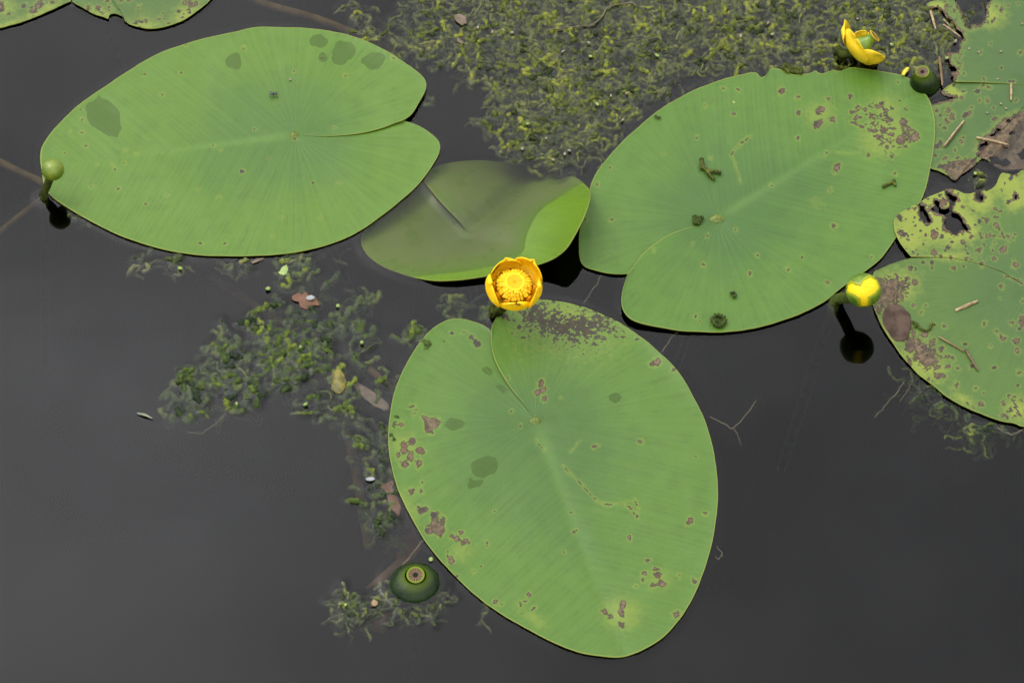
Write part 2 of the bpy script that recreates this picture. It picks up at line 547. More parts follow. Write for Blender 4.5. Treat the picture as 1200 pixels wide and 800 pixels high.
dl = [(568, 105, 10), (610, 120, 7), (455, 100, 6), (445, 165, 4), (418, 97, 3), (613, 162, 8), (668, 155, 13), (663, 190, 15), (690, 125, 6), (700, 178, 10), (748, 118, 7),
      (612, 228, 5), (820, 147, 5), (885, 187, 11), (915, 224, 14), (880, 232, 16), (835, 207, 11), (860, 215, 8), (900, 205, 9), (795, 270, 5), (855, 273, 7), (830, 240, 6),
      (840, 265, 5), (712, 305, 12), (705, 455, 8), (695, 362, 5), (685, 265, 3), (688, 602, 7), (585, 568, 7), (505, 530, 5), (487, 578, 4), (365, 555, 5),
      (450, 465, 4), (345, 690, 5), (375, 480, 3), (125, 440, 5), (88, 347, 5), (348, 225, 3), (863, 318, 5), (770, 152, 6), (790, 165, 6), (800, 145, 5), (760, 175, 5), (815, 170, 5)]
D_marks = [('b', *z4(x, y), r / 2.22 * (.80 if r > 8 else .60), 1.3, x * .7) for x, y, r in dl]
D_marks += [('d', *z4(658, 188), 2.8, .6), ('d', *z4(563, 106), 1.6), ('y', *z4(660, 395), 2), ('y', *z4(840, 220), 26, 1.3, -.4), ('y', *z4(668, 165), 14), ('y', *z4(840, 150), 16),
            ('line', 'yellow', [z4(490, 222), z4(468, 236), z4(450, 250), z4(438, 270), z4(448, 292), z4(450, 305), z4(458, 325), z4(462, 342)], .9),
            ('line', 'brown', [z4(490, 222), z4(468, 236), z4(450, 250), z4(438, 270)], .15),
            ('line', 'yellow', [z4(715, 262), z4(745, 266), z4(772, 262), z4(785, 230), z4(775, 215)], .8),
            ('scatter', 'brown', *z4(800, 172), 23, 42, 1.0, 2.3), ('scatter', 'brown', *z4(865, 215), 26, 52, .9, 2.0), ('scatter', 'dark', *z4(850, 165), 24, 26, .5, 1.4)]
padD = pad('large whole oval pad with grey rings of decay, withered yellow flower behind its rim', D_C)
leaf_blade('blade', padD, LEAF['D'], D_rim, D_C, [(826.5, 263), (808.5, 266), (786, 274), (768, 285), (752, 298.5), (741, 314), z4(168, 579)],
           [(828, 266), (811, 269.5), (789, 278), (771, 289), (755, 302), (743, 316), z4(168, 579)], (1086, 104), lift0=.0044, marks=D_marks, seed=7, zb=.0024, nA=620, micro=12, jag=.7)
pad_stalk(padD, D_C, .0024, (-.03, .05), kr=.0034)

# ------------------------------------------------------------------ leaf C (lower centre)
def zc_(x, y): return (440 + x / 1.7786, 330 + y / 1.7786)


C_C = (627.5, 493)
C_rim = [zc_(243, 100), (578.3, 377), (586.2, 366.5), (603, 355.5), (625.5, 350.5), (653.7, 352.5), (681.8, 359), (715.5, 372), (743.6, 389), (771.7, 411.5), (794.2, 434),
         (811, 462), (825, 490), (834.7, 521), (840.3, 555), (841.4, 583), (838, 616.7), (830.8, 650.5), (816.7, 690), (799.8, 721), (777.3, 746), (755, 760),
         (732.4, 768.5), (710, 769), (681.8, 764.6), (653.6, 754.5), (620, 737.6), (586, 718), (552.4, 692.6), (524, 664.5), (502, 639), (485, 611), (468, 577.4),
         (458.5, 543.6), (455, 515.5), (457, 487.4), (462.5, 459), (473.7, 431), (490.6, 403), (507.5, 384.5), (524.3, 375), (538.4, 373), (552.5, 376), (566.5, 381), zc_(241, 101)]
cl = [(118, 295, 15), (103, 285, 6), (112, 308, 9), (75, 260, 4), (82, 272, 4), (40, 297, 5), (55, 298, 4), (75, 333, 8), (60, 340, 7), (60, 352, 8), (95, 352, 9), (72, 365, 9), (90, 378, 8), (60, 380, 7),
      (48, 360, 5), (75, 437, 8), (97, 420, 3), (95, 435, 4), (100, 475, 9), (125, 487, 9), (90, 470, 5), (130, 512, 17), (112, 518, 8), (140, 497, 7), (170, 535, 7), (160, 530, 5),
      (185, 542, 7), (160, 580, 7), (155, 574, 5), (178, 523, 4), (195, 545, 3), (232, 546, 3), (250, 667, 4), (262, 672, 3), (302, 672, 5), (320, 652, 4), (330, 680, 4),
      (313, 665, 3), (345, 212, 7), (348, 226, 7), (338, 230, 6), (352, 243, 6), (458, 343, 4), (553, 332, 4), (585, 168, 9), (577, 172, 6), (530, 533, 4), (415, 520, 4),
      (568, 580, 3), (560, 607, 4), (587, 610, 8), (595, 628, 8), (577, 632, 6), (585, 600, 5), (657, 497, 6), (652, 503, 4), (688, 482, 3), (665, 622, 5), (627, 692, 7), (515, 672, 9), (513, 688, 8),
      (512, 715, 7), (478, 688, 6), (490, 698, 5), (557, 622, 3), (632, 612, 3), (620, 183, 3), (543, 634, 3),
      (350, 82, 10), (390, 95, 13), (410, 85, 10), (430, 92, 12), (455, 88, 10), (470, 80, 8), (440, 105, 9), (485, 72, 5), (370, 75, 9), (275, 75, 5), (300, 95, 4), (330, 60, 8), (320, 75, 8)]
C_marks = [('b', *zc_(x, y), r / 1.78 * .92, 1.35, x * .37) for x, y, r in cl]
C_marks += [('d', *zc_(x, y), r / 1.78) for x, y, r in [(200, 115, 5), (208, 126, 6), (213, 131, 6), (185, 105, 3), (160, 108, 3), (98, 474, 6), (122, 486, 6), (495, 100, 4), (515, 115, 3), (455, 130, 4),
                                                         (545, 120, 3), (370, 42, 3), (425, 52, 3), (458, 62, 3), (325, 68, 7), (335, 50, 5), (350, 60, 3), (430, 100, 5), (445, 88, 4), (153, 562, 2), (172, 612, 2), (268, 72, 4), (308, 62, 3)]]
C_marks += [('poly', 'dark', [zc_(*p) for p in [(312, 50), (360, 58), (400, 80), (470, 74), (486, 98), (425, 116), (370, 104), (325, 92)]], 60), ('line', 'yellow', [zc_(392, 385), zc_(430, 422), zc_(460, 456), zc_(490, 465), zc_(520, 458), zc_(545, 455), zc_(548, 492)], .8),
            ('line', 'brown', [zc_(392, 385), zc_(430, 422), zc_(460, 456), zc_(480, 464), zc_(490, 465)], .1), ('line', 'brown', [zc_(515, 460), zc_(530, 470), zc_(545, 490), zc_(548, 470), zc_(540, 455)], .2),
            ('line', 'dark', [zc_(335, 330), zc_(342, 340), zc_(352, 350)], .2), ('line', 'yellow', [zc_(405, 355), zc_(428, 330)], .5),
            ('y', *zc_(60, 340), 14), ('y', *zc_(60, 470), 14, 2, 1.1), ('y', *zc_(180, 560), 8), ('y', *zc_(515, 690), 20), ('y', *zc_(590, 620), 10), ('y', *zc_(400, 75), 30, 3, .2), ('y', *zc_(330, 700), 8, 3, .6)]
C_wet = [[zc_(200, 378), zc_(232, 362), zc_(250, 366), zc_(259, 382), zc_(246, 402), zc_(225, 408), zc_(203, 398)], [zc_(186, 420), zc_(200, 411), zc_(224, 410), zc_(214, 424), zc_(196, 431)],
         [zc_(142, 290), zc_(160, 280), zc_(187, 295), zc_(180, 307), zc_(155, 310), zc_(141, 300)], [zc_(250, 217), zc_(264, 210), zc_(280, 228), zc_(266, 235)],
         (*zc_(235, 186), 5, 1.3), (*zc_(500, 242), 7, 1.2)]
padC = pad('large pad with brown blotches down its left rim, notch pointing at the open flower', C_C)
leaf_blade('blade', padC, LEAF['C'], C_rim, C_C, [zc_(310, 255), zc_(285, 225), zc_(262, 190), zc_(248, 160), zc_(242, 130), zc_(243, 101)],
           [zc_(315, 253), zc_(291, 222), zc_(268, 187), zc_(254, 157), zc_(248, 128), zc_(241, 101)], zc_(518, 778), lift0=.0040, marks=C_marks, wet=C_wet, seed=5, nA=620, micro=12, jag=.6)
pad_stalk(padC, C_C, lean=(-.04, .05), kr=.0029)

# ------------------------------------------------------------------ leaf E (right, ageing)
def ze(x, y): return (1020 + x / 5.717, 170 + y / 5.717)
def zl(x, y): return (1000 + x / 3.635, 290 + y / 3.635)


E_C = (1207, 339)
E_rim = [(1068, 300.5), (1060, 291), (1053, 281), (1048.3, 270), (1047.6, 258), (1053, 250.5), (1062, 245), (1078, 236.5), (1090, 230), (1104, 224), (1111, 221), (1121.5, 223),
         (1128.5, 226), (1135.5, 227), (1142.5, 225), (1150, 224), (1160, 222.5), (1167, 217), (1170.4, 209), (1174, 203), (1180, 203),
         (1188, 205), (1195, 201.5), (1200, 199), (1250, 187), (1310, 200), (1365, 235), (1400, 290), (1410, 350), (1395, 410), (1350, 460), (1290, 490), (1240, 501),
         (1200, 499), (1190, 496), (1170.6, 492), (1148.5, 484), (1129, 475.7), (1110, 464.7), (1093.5, 451), (1074, 436), (1059, 419), (1045, 400), (1033, 381), (1025, 363), (1022, 350),
         (1021, 335), (1024, 320), (1030, 316), (1049.5, 308), (1067, 302.5)]
E_marks = [('y', 1095, 255, 40, 1.6, .2), ('y', 1062, 275, 26), ('y', 1180, 215, 22, 2), ('y', 1115, 300, 10, 4), ('y', 1082, 425, 22, 1.6, .7), ('y', 1040, 388, 12, 1.6, 1.0), ('y', 1130, 468, 6, 3, .5), ('y', 1195, 480, 14),
           ('y', 1050, 335, 20, 1.3)]
for x, y, r in [(490, 385, 30), (495, 490, 20), (540, 300, 22), (660, 300, 22), (700, 275, 26), (430, 600, 32), (205, 590, 26), (195, 480, 24), (845, 535, 20), (790, 605, 15), (745, 618, 9), (940, 150, 34), (905, 160, 30), (980, 150, 30),
                (780, 495, 16), (970, 330, 12), (620, 415, 8), (590, 330, 8), (730, 705, 10), (890, 697, 22), (640, 755, 10), (620, 650, 16), (840, 430, 9), (690, 440, 7), (880, 440, 7), (830, 655, 6), (830, 610, 5), (255, 432, 12), (295, 425, 12),
                (300, 540, 6), (280, 565, 7), (450, 560, 7), (500, 570, 10), (430, 720, 22), (470, 745, 14), (540, 750, 9), (875, 300, 10), (980, 205, 10), (770, 300, 14), (255, 635, 8), (310, 700, 8), (370, 600, 6)]:
    E_marks.append(('b', *ze(x, y), r / 5.717 * .9, 1.35, x * .31))
for x, y, r in [(195, 485, 14), (230, 600, 16), (190, 575, 10), (970, 345, 16), (925, 380, 15), (730, 513, 12), (475, 615, 12), (520, 688, 11), (940, 222, 14), (880, 165, 12), (545, 645, 9), (288, 720, 10), (250, 605, 10), (235, 498, 7), (410, 790, 14),
                (355, 785, 12), (710, 540, 8), (465, 335, 9), (385, 365, 8), (515, 290, 10), (900, 255, 7), (320, 735, 6), (240, 685, 5), (450, 565, 5), (435, 580, 8)]:
    E_marks.append(('d', *ze(x, y), r / 5.717, 1.3, x * .23))
for x, y, r in [(245, 420, 30), (265, 400, 16), (305, 370, 15), (335, 405, 18), (375, 430, 14), (305, 455, 22), (300, 490, 16), (320, 500, 10), (360, 545, 17), (405, 505, 12), (350, 515, 8), (380, 545, 9), (440, 585, 10), (345, 435, 9),
                (280, 430, 12), (265, 475, 12), (240, 480, 12), (300, 435, 9), (395, 460, 7), (425, 470, 8), (355, 475, 6), (320, 560, 6), (445, 515, 6), (255, 370, 12), (245, 345, 10), (125, 210, 22), (160, 180, 18), (115, 160, 12), (230, 135, 12),
                (265, 145, 16), (210, 165, 18), (240, 90, 10), (200, 210, 14), (130, 240, 20), (160, 220, 14), (110, 270, 16), (255, 245, 7), (290, 278, 7), (385, 335, 6), (345, 328, 6), (557, 325, 7), (608, 356, 7), (637, 385, 14), (695, 397, 15),
                (715, 320, 16), (700, 440, 11), (680, 320, 7), (720, 300, 10), (705, 535, 9), (520, 600, 6), (545, 665, 12), (640, 665, 10), (630, 165, 7), (690, 75, 12), (600, 48, 7), (428, 85, 8), (548, 70, 9), (530, 12, 7), (645, 8, 9),
                (670, 690, 9), (690, 680, 7), (655, 720, 8), (715, 720, 8), (690, 720, 6), (480, 690, 5), (510, 680, 5), (235, 475, 8), (425, 610, 4)]:
    E_marks.append(('b', *zl(x, y), r / 3.635 * .85, 1.3, x * .41))
for x, y, r in [(215, 170, 9), (195, 165, 8), (230, 165, 7), (250, 85, 7), (300, 62, 6), (330, 65, 9), (130, 185, 10), (600, 510, 7), (478, 410, 6), (425, 475, 4), (505, 505, 9), (485, 665, 5), (515, 680, 4), (315, 460, 6), (265, 92, 5), (710, 345, 6), (295, 110, 4), (225, 140, 8)]:
    E_marks.append(('d', *zl(x, y), r / 3.635, 1.4, x * .23))
E_marks += [('poly', 'brown', [zl(*p) for p in [(220, 392), (262, 380), (300, 410), (345, 450), (352, 500), (310, 520), (262, 470)]], 16), ('poly', 'brown', [zl(*p) for p in [(100, 140), (190, 130), (240, 150), (200, 200), (150, 240), (100, 250)]], 20), ('scatter', 'brown', *zl(320, 500), 30, 34, .6, 1.5), ('scatter', 'brown', *zl(160, 190), 24, 30, .8, 2.0), ('scatter', 'dark', 1120, 298, 40, 12, .4, 1.2), ('scatter', 'brown', 1160, 270, 34, 22, .5, 1.3),
            ('scatter', 'brown', 1190, 475, 22, 18, .6, 1.6), ('scatter', 'dark', 1075, 268, 26, 16, .4, 1.1), ('line', 'brown', [zl(650, 120), zl(690, 135), zl(720, 155)], .3)]
E_holes = [[ze(*p) for p in [(330, 395), (360, 405), (382, 440), (405, 500), (395, 527), (360, 520), (335, 498), (328, 450)]],
           [ze(*p) for p in [(300, 380), (325, 372), (345, 400), (335, 415)]],
           [ze(*p) for p in [(500, 300), (540, 318), (585, 365), (550, 410), (542, 450), (590, 468), (640, 520), (662, 560), (655, 582), (600, 570), (572, 612), (550, 592), (500, 552), (483, 512), (505, 480), (455, 465), (395, 428), (425, 405), (432, 365), (465, 380), (470, 410), (500, 430), (530, 420), (535, 370), (505, 330)]],
           [ze(*p) for p in [(722, 288), (742, 312), (762, 360), (740, 384), (705, 362), (710, 330)]],
           [ze(*p) for p in [(965, 330), (985, 335), (985, 360), (965, 362)]]]


def zE(PX, PY, Z, T, RR):
    return Z + .0022 * np.clip(1 - T / .45, 0, 1) ** 1.0 * np.clip(RR, 0, 1)


padE = pad('ragged yellowing pad with holes, carrying a brown dead leaf, cut by the right edge', E_C)
leaf_blade('blade', padE, LEAF['E'], E_rim, E_C, [(1181.6, 322), (1165, 314), (1143, 307.4), (1115.5, 301.8), (1090.8, 301), (1068, 300.5)],
           [(1181.6, 323), (1165, 315), (1143, 308.2), (1115.5, 302.6), (1090.8, 302), (1067, 302.5)], (1408, 330), lift1=.0018, marks=E_marks, holes=E_holes, seed=9, nA=820, nR=170, zb=.0022, zfun=zE, jag=.8, micro=24)
pad_stalk(padE, E_C, lean=(.04, .04), knob=False)

# ------------------------------------------------------------------ leaf F (upper right corner, torn)
def z8(x, y): return (1080 + x / 8, y / 8)
def zf(x, y): return (1080 + x / 5.717, 90 + y / 5.717)


F_C = (1222, 101)
F_rim = [(1118.6, 95.8), (1108, 90), (1100, 80), (1088, 55), (1082, 25), (1086, 6), (1093, 1.5), (1103, -2), (1112, -20), (1135, -50), (1180, -75), (1250, -85), (1330, -60), (1390, 0), (1415, 70), (1400, 130), (1350, 175), (1280, 200), (1235, 203), (1212, 200),
         (1195, 198), (1180, 199), (1168, 195), (1158, 188), (1150, 186), (1143, 191.5), (1136, 198.4), (1124, 207), (1118.5, 212), (1110, 206), (1101, 200), (1090, 196), (1082, 185), (1078, 160), (1082, 135), (1095, 120), (1101, 111), (1106, 106), (1110, 102), (1118.4, 96.4)]
F_holes = [[z8(*p) for p in [(306, 768), (290, 690), (340, 640), (275, 612), (265, 550), (222, 500), (280, 490), (350, 485), (350, 420), (402, 370), (390, 310), (340, 270), (290, 190), (230, 140), (150, 70), (90, 80), (44, 58), (-200, 60), (-200, 764)]],
           [(1088, 125), (1097, 121.5), (1103, 119.6), (1115, 116.6), (1121, 114.8), (1111, 112.4), (1104, 108), (1090, 104), (1070, 110)],
           [zf(*p) for p in [(470, 585), (455, 545), (500, 535), (520, 560), (560, 545), (610, 575), (560, 600), (520, 590)]], [zf(*p) for p in [(640, 520), (686, 480), (720, 500), (720, 560), (660, 560)]],
           [z8(*p) for p in [(335, 55), (380, 120), (385, 170), (412, 190), (405, 250), (460, 268), (482, 232), (530, 235), (570, 215), (605, 185), (612, 130), (600, 75), (640, 10), (640, -120), (470, -160), (330, -90), (318, 0)]],
           [zf(*p) for p in [(385, 500), (380, 470), (410, 440), (440, 430), (447, 450), (420, 485)]],
           [zf(*p) for p in [(500, 345), (530, 330), (540, 350), (520, 375), (495, 400), (470, 410), (450, 400), (480, 375)]],
           [zf(*p) for p in [(565, 285), (595, 275), (607, 295), (585, 318), (565, 305)]], [zf(*p) for p in [(590, 380), (620, 365), (640, 372), (630, 392), (600, 395)]]]
F_marks = [('poly', 'brown', [zf(*p) for p in [(360, 520), (385, 440), (470, 370), (560, 270), (640, 250), (760, 200), (760, 620), (560, 660), (440, 560)]], 8),
           ('poly', 'brown', [zf(*p) for p in [(120, 600), (220, 560), (300, 555), (365, 550), (330, 630), (220, 705)]], 7),
           ('poly', 'brown', [z8(*p) for p in [(90, 75), (150, 65), (230, 125), (280, 180), (300, 215), (330, 265), (300, 270), (100, 120)]], 4),
           ('poly', 'yellow', [z8(*p) for p in [(40, 55), (100, 10), (215, 20), (240, 140), (180, 90), (100, 90)]], 4),
           ('poly', 'yellow', [zf(*p) for p in [(140, 105), (170, 70), (205, 45), (240, 90), (300, 105), (240, 145), (180, 130)]], 4),
           ('poly', 'yellow', [zf(*p) for p in [(560, 330), (600, 270), (690, 250), (690, 300), (600, 340)]], 8), ('y', 1160, 17, 15), ('y', *z8(300, 250), 6, 3, 1.0)]
for x, y, r in [(750, 90, 26), (655, 205, 16), (620, 205, 14), (685, 185, 10), (700, 60, 14), (925, 500, 13), (305, 100, 20), (230, 60, 20), (240, 95, 12), (365, 600, 10), (330, 690, 26), (320, 470, 22), (265, 575, 16), (250, 540, 12), (390, 355, 14), (810, 60, 10), (560, 490, 6), (375, 540, 7), (540, 240, 14), (500, 240, 14), (460, 255, 12), (390, 160, 14)]:
    F_marks.append(('b', *z8(x, y), r / 8 * .8, 1.3, x * .2))
for x, y, r in [(175, 230, 16), (205, 265, 22), (170, 300, 14), (100, 230, 14), (155, 290, 10), (265, 430, 14), (435, 160, 11), (490, 280, 12), (225, 490, 8), (240, 545, 12), (95, 470, 14), (155, 545, 12), (535, 765, 10), (530, 560, 8), (320, 240, 14), (270, 138, 14), (630, 790, 14), (415, 52, 10)]:
    F_marks.append(('b', *zf(x, y), r / 5.717 * .85, 1.3, x * .3))
for x, y, r in [(290, 257, 16), (375, 97, 14), (270, 98, 10), (130, 445, 16), (125, 600, 20), (215, 595, 13), (177, 575, 9), (120, 262, 9), (125, 325, 7), (140, 345, 6), (160, 345, 6), (120, 310, 5), (215, 58, 7), (95, 530, 10), (105, 465, 8), (485, 210, 6), (240, 550, 9), (460, 510, 14), (545, 495, 10)]:
    F_marks.append(('d', *zf(x, y), r / 5.717, 1.4, x * .3))
for x, y, r in [(625, 155, 14), (585, 745, 8), (750, 637, 8), (830, 765, 8), (860, 768, 8), (225, 15, 12), (275, 70, 8), (320, 190, 7), (375, 415, 6), (335, 575, 7), (905, 38, 7)]:
    F_marks.append(('d', *z8(x, y), r / 8, 1.2, x * .3))


def zF(PX, PY, Z, T, RR):
    s = poly_sdf(PX, PY, [zf(*p) for p in [(440, 560), (560, 430), (640, 300), (900, 150), (900, 700), (560, 700)]])
    return Z - .0075 * np.clip(s / 12, 0, 1) + .0005 * np.clip(-s / 20, 0, 1)


padF = pad('torn dull green pad cut by the top right corner, with straw pieces on it', F_C)
leaf_blade('blade', padF, LEAF['F'], F_rim, F_C, [(1200, 99.2), (1180, 97.8), (1150, 96.4), z8(308, 765)], [(1200, 99.6), (1180, 98.2), (1150, 96.8), z8(308, 768)], (1410, 90), lift0=.0022,
           marks=F_marks, holes=F_holes, seed=13, nA=820, nR=170, zb=.0012, zfun=zF, jag=1.2, micro=24, hy_w=1.5)
pad_stalk(padF, F_C, lean=(.05, .04), knob=False)

# ------------------------------------------------------------------ leaf G (top left corner)
def zg(x, y): return (x / 4.615, y / 4.615)


G_C = (92, -62)
G_rim = [(83.0, 1.5), (75.8, 4.6), (60.7, 12), (43, 19.5), (28, 25), (13, 29.2), (0, 32.6), (-40, 36), (-85, 20), (-110, -20), (-110, -70), (-70, -120), (0, -150), (90, -165), (180, -150), (245, -110), (275, -60), (268, -25),
         (246, 0), (238.4, 7), (229.7, 14.2), (216.7, 22.8), (199.3, 29.5), (186.4, 32.7), (173, 33.6), (156, 30.3), (148.4, 26.5), (144.5, 20), (136.5, 16.3), (129, 17.3), (126.8, 22.8), (121, 20.6), (104, 14), (91, 6.5), (84.5, 1.8)]
G_marks = [('y', *zg(200, 80), 9, 3, -.5), ('y', *zg(60, 130), 8, 4, -.3), ('y', *zg(760, 140), 10, 3), ('y', *zg(1000, 80), 12, 2, -.7), ('y', *zg(260, 40), 8, 3, -.5), ('y', *zg(540, 80), 7, 3, .4), ('y', *zg(10, 40), 10),
           ('y', 120, 20, 8), ('y', 170, 30, 8)]
for x, y, r in [(205, 35, 16), (215, 15, 16), (190, 55, 14), (170, 60, 12), (10, 45, 20), (50, 75, 10), (0, 20, 16), (740, 115, 8), (590, 42, 8), (480, 45, 12), (528, 48, 12), (790, 118, 9), (750, 38, 6), (1000, 20, 14), (1030, 28, 16), (1060, 20, 12), (1020, 55, 8), (990, 95, 8), (910, 128, 6), (580, 8, 8), (655, 3, 8), (860, 105, 5), (285, 15, 10), (695, 2, 6)]:
    G_marks.append(('b', *zg(x, y), r / 4.615 * .9, 1.3, x * .2))
for x, y, r in [(130, 33, 11), (735, 125, 10), (765, 118, 8), (555, 72, 6), (968, 62, 9), (1025, 70, 7), (525, 55, 7), (255, 12, 5), (230, 25, 7), (5, 60, 10), (175, 40, 6)]:
    G_marks.append(('d', *zg(x, y), r / 4.615, 1.5, -.3))
padG = pad('spotted pad cut by the top left corner, only its notched lower rim showing', G_C)
leaf_blade('blade', padG, LEAF['G'], G_rim, G_C, [(88, -40), (85, -15), (83.0, 1.5)], [(89, -40), (86.5, -15), (84.5, 1.8)], (95, -160), marks=G_marks, seed=17, zb=.002, jag=1.0, nA=620, nR=120, micro=40)
pad_stalk(padG, G_C, lean=(.05, .02), knob=False)

# ------------------------------------------------------------------ leaf B (half sunk young pad)
B_C = (548, 272)
B_rim = [(497, 213, -0.0062), (500, 204, -0.0099), (510, 196, -0.0136), (526, 191, -0.0186), (555, 188, -0.0248), (580, 189, -0.0285), (607, 192, -0.0298), (640, 197, -0.0236), (664, 203, -0.0149), (678, 210, -0.0062), (686, 217, .005),
         (690.5, 222, .016), (691.5, 231, .026), (687.5, 246, .032), (681, 261, .033), (672.5, 277, .031), (663, 291.5, .026), (650, 302, .018), (633, 309, .012), (607, 316, .008), (580, 321.5, .006), (552, 326, .0055), (533, 328, .0052),
         (510, 328.5, .004), (487, 325, .001), (468, 319.5, -0.0019), (448, 311.5, -0.0037), (432, 300, -0.0056), (424.5, 289, -0.0068), (423, 280, -0.0081), (428, 269, -0.0099), (444, 249, -0.0124), (465, 232, -0.0136), (482, 220, -0.0124), (497, 214, -0.0071)]
padB = pad('young pad half sunk under water, bright green edge curling up behind the open flower', B_C)
leaf_blade('blade', padB, LEAF['B'], B_rim, B_C, [(538, 259), (516, 236), (497, 213)], [(537, 260), (515, 237), (497, 214)], (655, 190), zc=-.0095, p=2.5, seed=21, micro=0, silt=True, nA=560, nR=120,
           zfun=lambda PX, PY, Z, T, RR: Z - .007 * np.exp(-(line_df(PX, PY, [(548, 272), (590, 232), (640, 180)]) / 10) ** 2) * np.clip(RR * 2, 0, 1) + .006 * np.exp(-(T / .10) ** 2) * np.sin(np.clip(RR, 0, 1) * 3.14) - .006 * np.exp(-((1 - T) / .16) ** 2) * np.clip(RR * 2.5, 0, 1) * (1 - .35 * RR))
pad_stalk(padB, B_C, -.0115, (.02, .05), knob=False)

# ------------------------------------------------------------------ flower materials
def petal_material(name, c1, c2, base, rough=.38):
    t = NT(name)
    n = t.noise(160, 3); f2 = t.noise(700, 3)
    v = t.attr('v')
    col = t.mix(t.step(n, .3, .7), c1, c2)
    col = t.mix(t.step(v, .45, .05), col, base)
    st = t.math('ADD', t.attr('stain'), t.math('MULTIPLY', t.math('SUBTRACT', f2, .5), 1.2))
    col = t.mix(t.step(st, .35, .6), col, (.10, .035, .008))
    b = t.principled(Base_Color=col, Roughness=rough, Normal=t.bump(t.math('ADD', n, t.math('MULTIPLY', f2, .3)), .25, .0008))
    b.inputs['Specular IOR Level'].default_value = .22
    b.inputs['Subsurface Weight'].default_value = .3
    b.inputs['Subsurface Radius'].default_value = (.004, .003, .0005)
    b.inputs['Subsurface Scale'].default_value = .5
    return t.m


M_sepal = petal_material('flower_yellow', (.80, .46, .004), (.88, .57, .008), (.50, .40, .02))
M_sepal_old = petal_material('faded_flower_yellow', (.62, .42, .008), (.70, .50, .02), (.30, .33, .02))
M_petal = petal_material('petal_orange', (.72, .30, .006), (.78, .38, .01), (.60, .26, .01))
M_stamen = petal_material('stamen_yellow', (.80, .46, .006), (.88, .58, .02), (.74, .36, .004))
M_bud_yellow = petal_material('bud_yellow', (.80, .56, .008), (.84, .62, .012), (.78, .55, .01), .33)
M_bud_green = simple_mat('bud_green', (.05, .115, .006), (.13, .21, .010), 90, .33, .25, .001)
def bud_material():
    t = NT('bud_green')
    n = t.noise(90, 4); f2 = t.noise(500, 3)
    col = t.mix(t.step(n, .3, .7), (.045, .11, .005), (.115, .19, .008))
    col = t.mix(t.step(t.math('ADD', t.attr('edge'), t.math('MULTIPLY', t.math('SUBTRACT', n, .5), .25)), .0, .22, .85, 0), col, (.34, .36, .008))
    col = t.mix(t.math('MULTIPLY', t.step(f2, .62, .72), .4), col, (.03, .06, .005))
    b = t.principled(Base_Color=col, Roughness=.35, Normal=t.bump(n, .25, .001))
    b.inputs['Specular IOR Level'].default_value = .35
    return t.m


M_bud_green = bud_material()
M_bud_lime = simple_mat('bud_lime', (.080, .135, .004), (.155, .205, .012), 110, .33, .25, .0008)
M_ovary = simple_mat('ovary_green', (.07, .16, .006), (.16, .25, .015), 90, .3, .15)


def disc_material(name, centre, ray, ground, rim, nray, hole=.22):
    """stigma disc: spokes round the hub, raised rim; polar coordinates of the disc's own axes"""
    t = NT(name)
    ang = t.attr('ang'); rr = t.attr('v')
    w = t.math('ABSOLUTE', t.math('SUBTRACT', t.math('FRACT', t.math('MULTIPLY', ang, nray)), .5))
    n = t.noise(900, 3)
    f = t.step(t.math('ADD', w, t.math('MULTIPLY', t.math('SUBTRACT', n, .5), .2)), .12, .22, 1.0, 0.0)
    col = t.mix(f, ground, ray)
    col = t.mix(t.step(rr, hole + .1, hole, 0, 1), col, centre)
    col = t.mix(t.step(rr, .74, .82), col, rim)
    b = t.principled(Base_Color=col, Roughness=.5, Normal=t.bump(f, .5, .0006))
    b.inputs['Specular IOR Level'].default_value = .2
    return t.m


def disc_arrays(rad, dish=.25, rimh=.1, n=72):
    rs = [(.001, -.10), (.10, -.10), (.2, -.04), (.3, 0), (.5, .03), (.7, .05), (.82, .10), (.90, .14), (.97, .12), (1.0, .03), (.97, -.10), (.80, -.22)]
    prof = [(a * rad, b * rad * dish * 4 * .6) for a, b in rs]
    v, f, th = lathe_arrays(prof, n)
    ang = np.repeat(th / (2 * np.pi), len(rs)); vv = np.tile([min(a, 1.0) if i < 10 else 1.0 for i, (a, b) in enumerate(rs)], n)
    return v, f, dict(ang=ang, v=vv)


M_disc_flower = disc_material('stigma_yellow', (.66, .26, .002), (.70, .29, .003), (.82, .42, .004), (.88, .54, .012), 18, .08)
M_disc_pod = disc_material('stigma_brown', (.006, .010, .002), (.28, .18, .10), (.030, .016, .008), (.13, .18, .008), 17, .26)
M_disc_old = disc_material('stigma_faded', (.16, .07, .015), (.28, .13, .025), (.13, .06, .015), (.52, .34, .02), 15, .12)


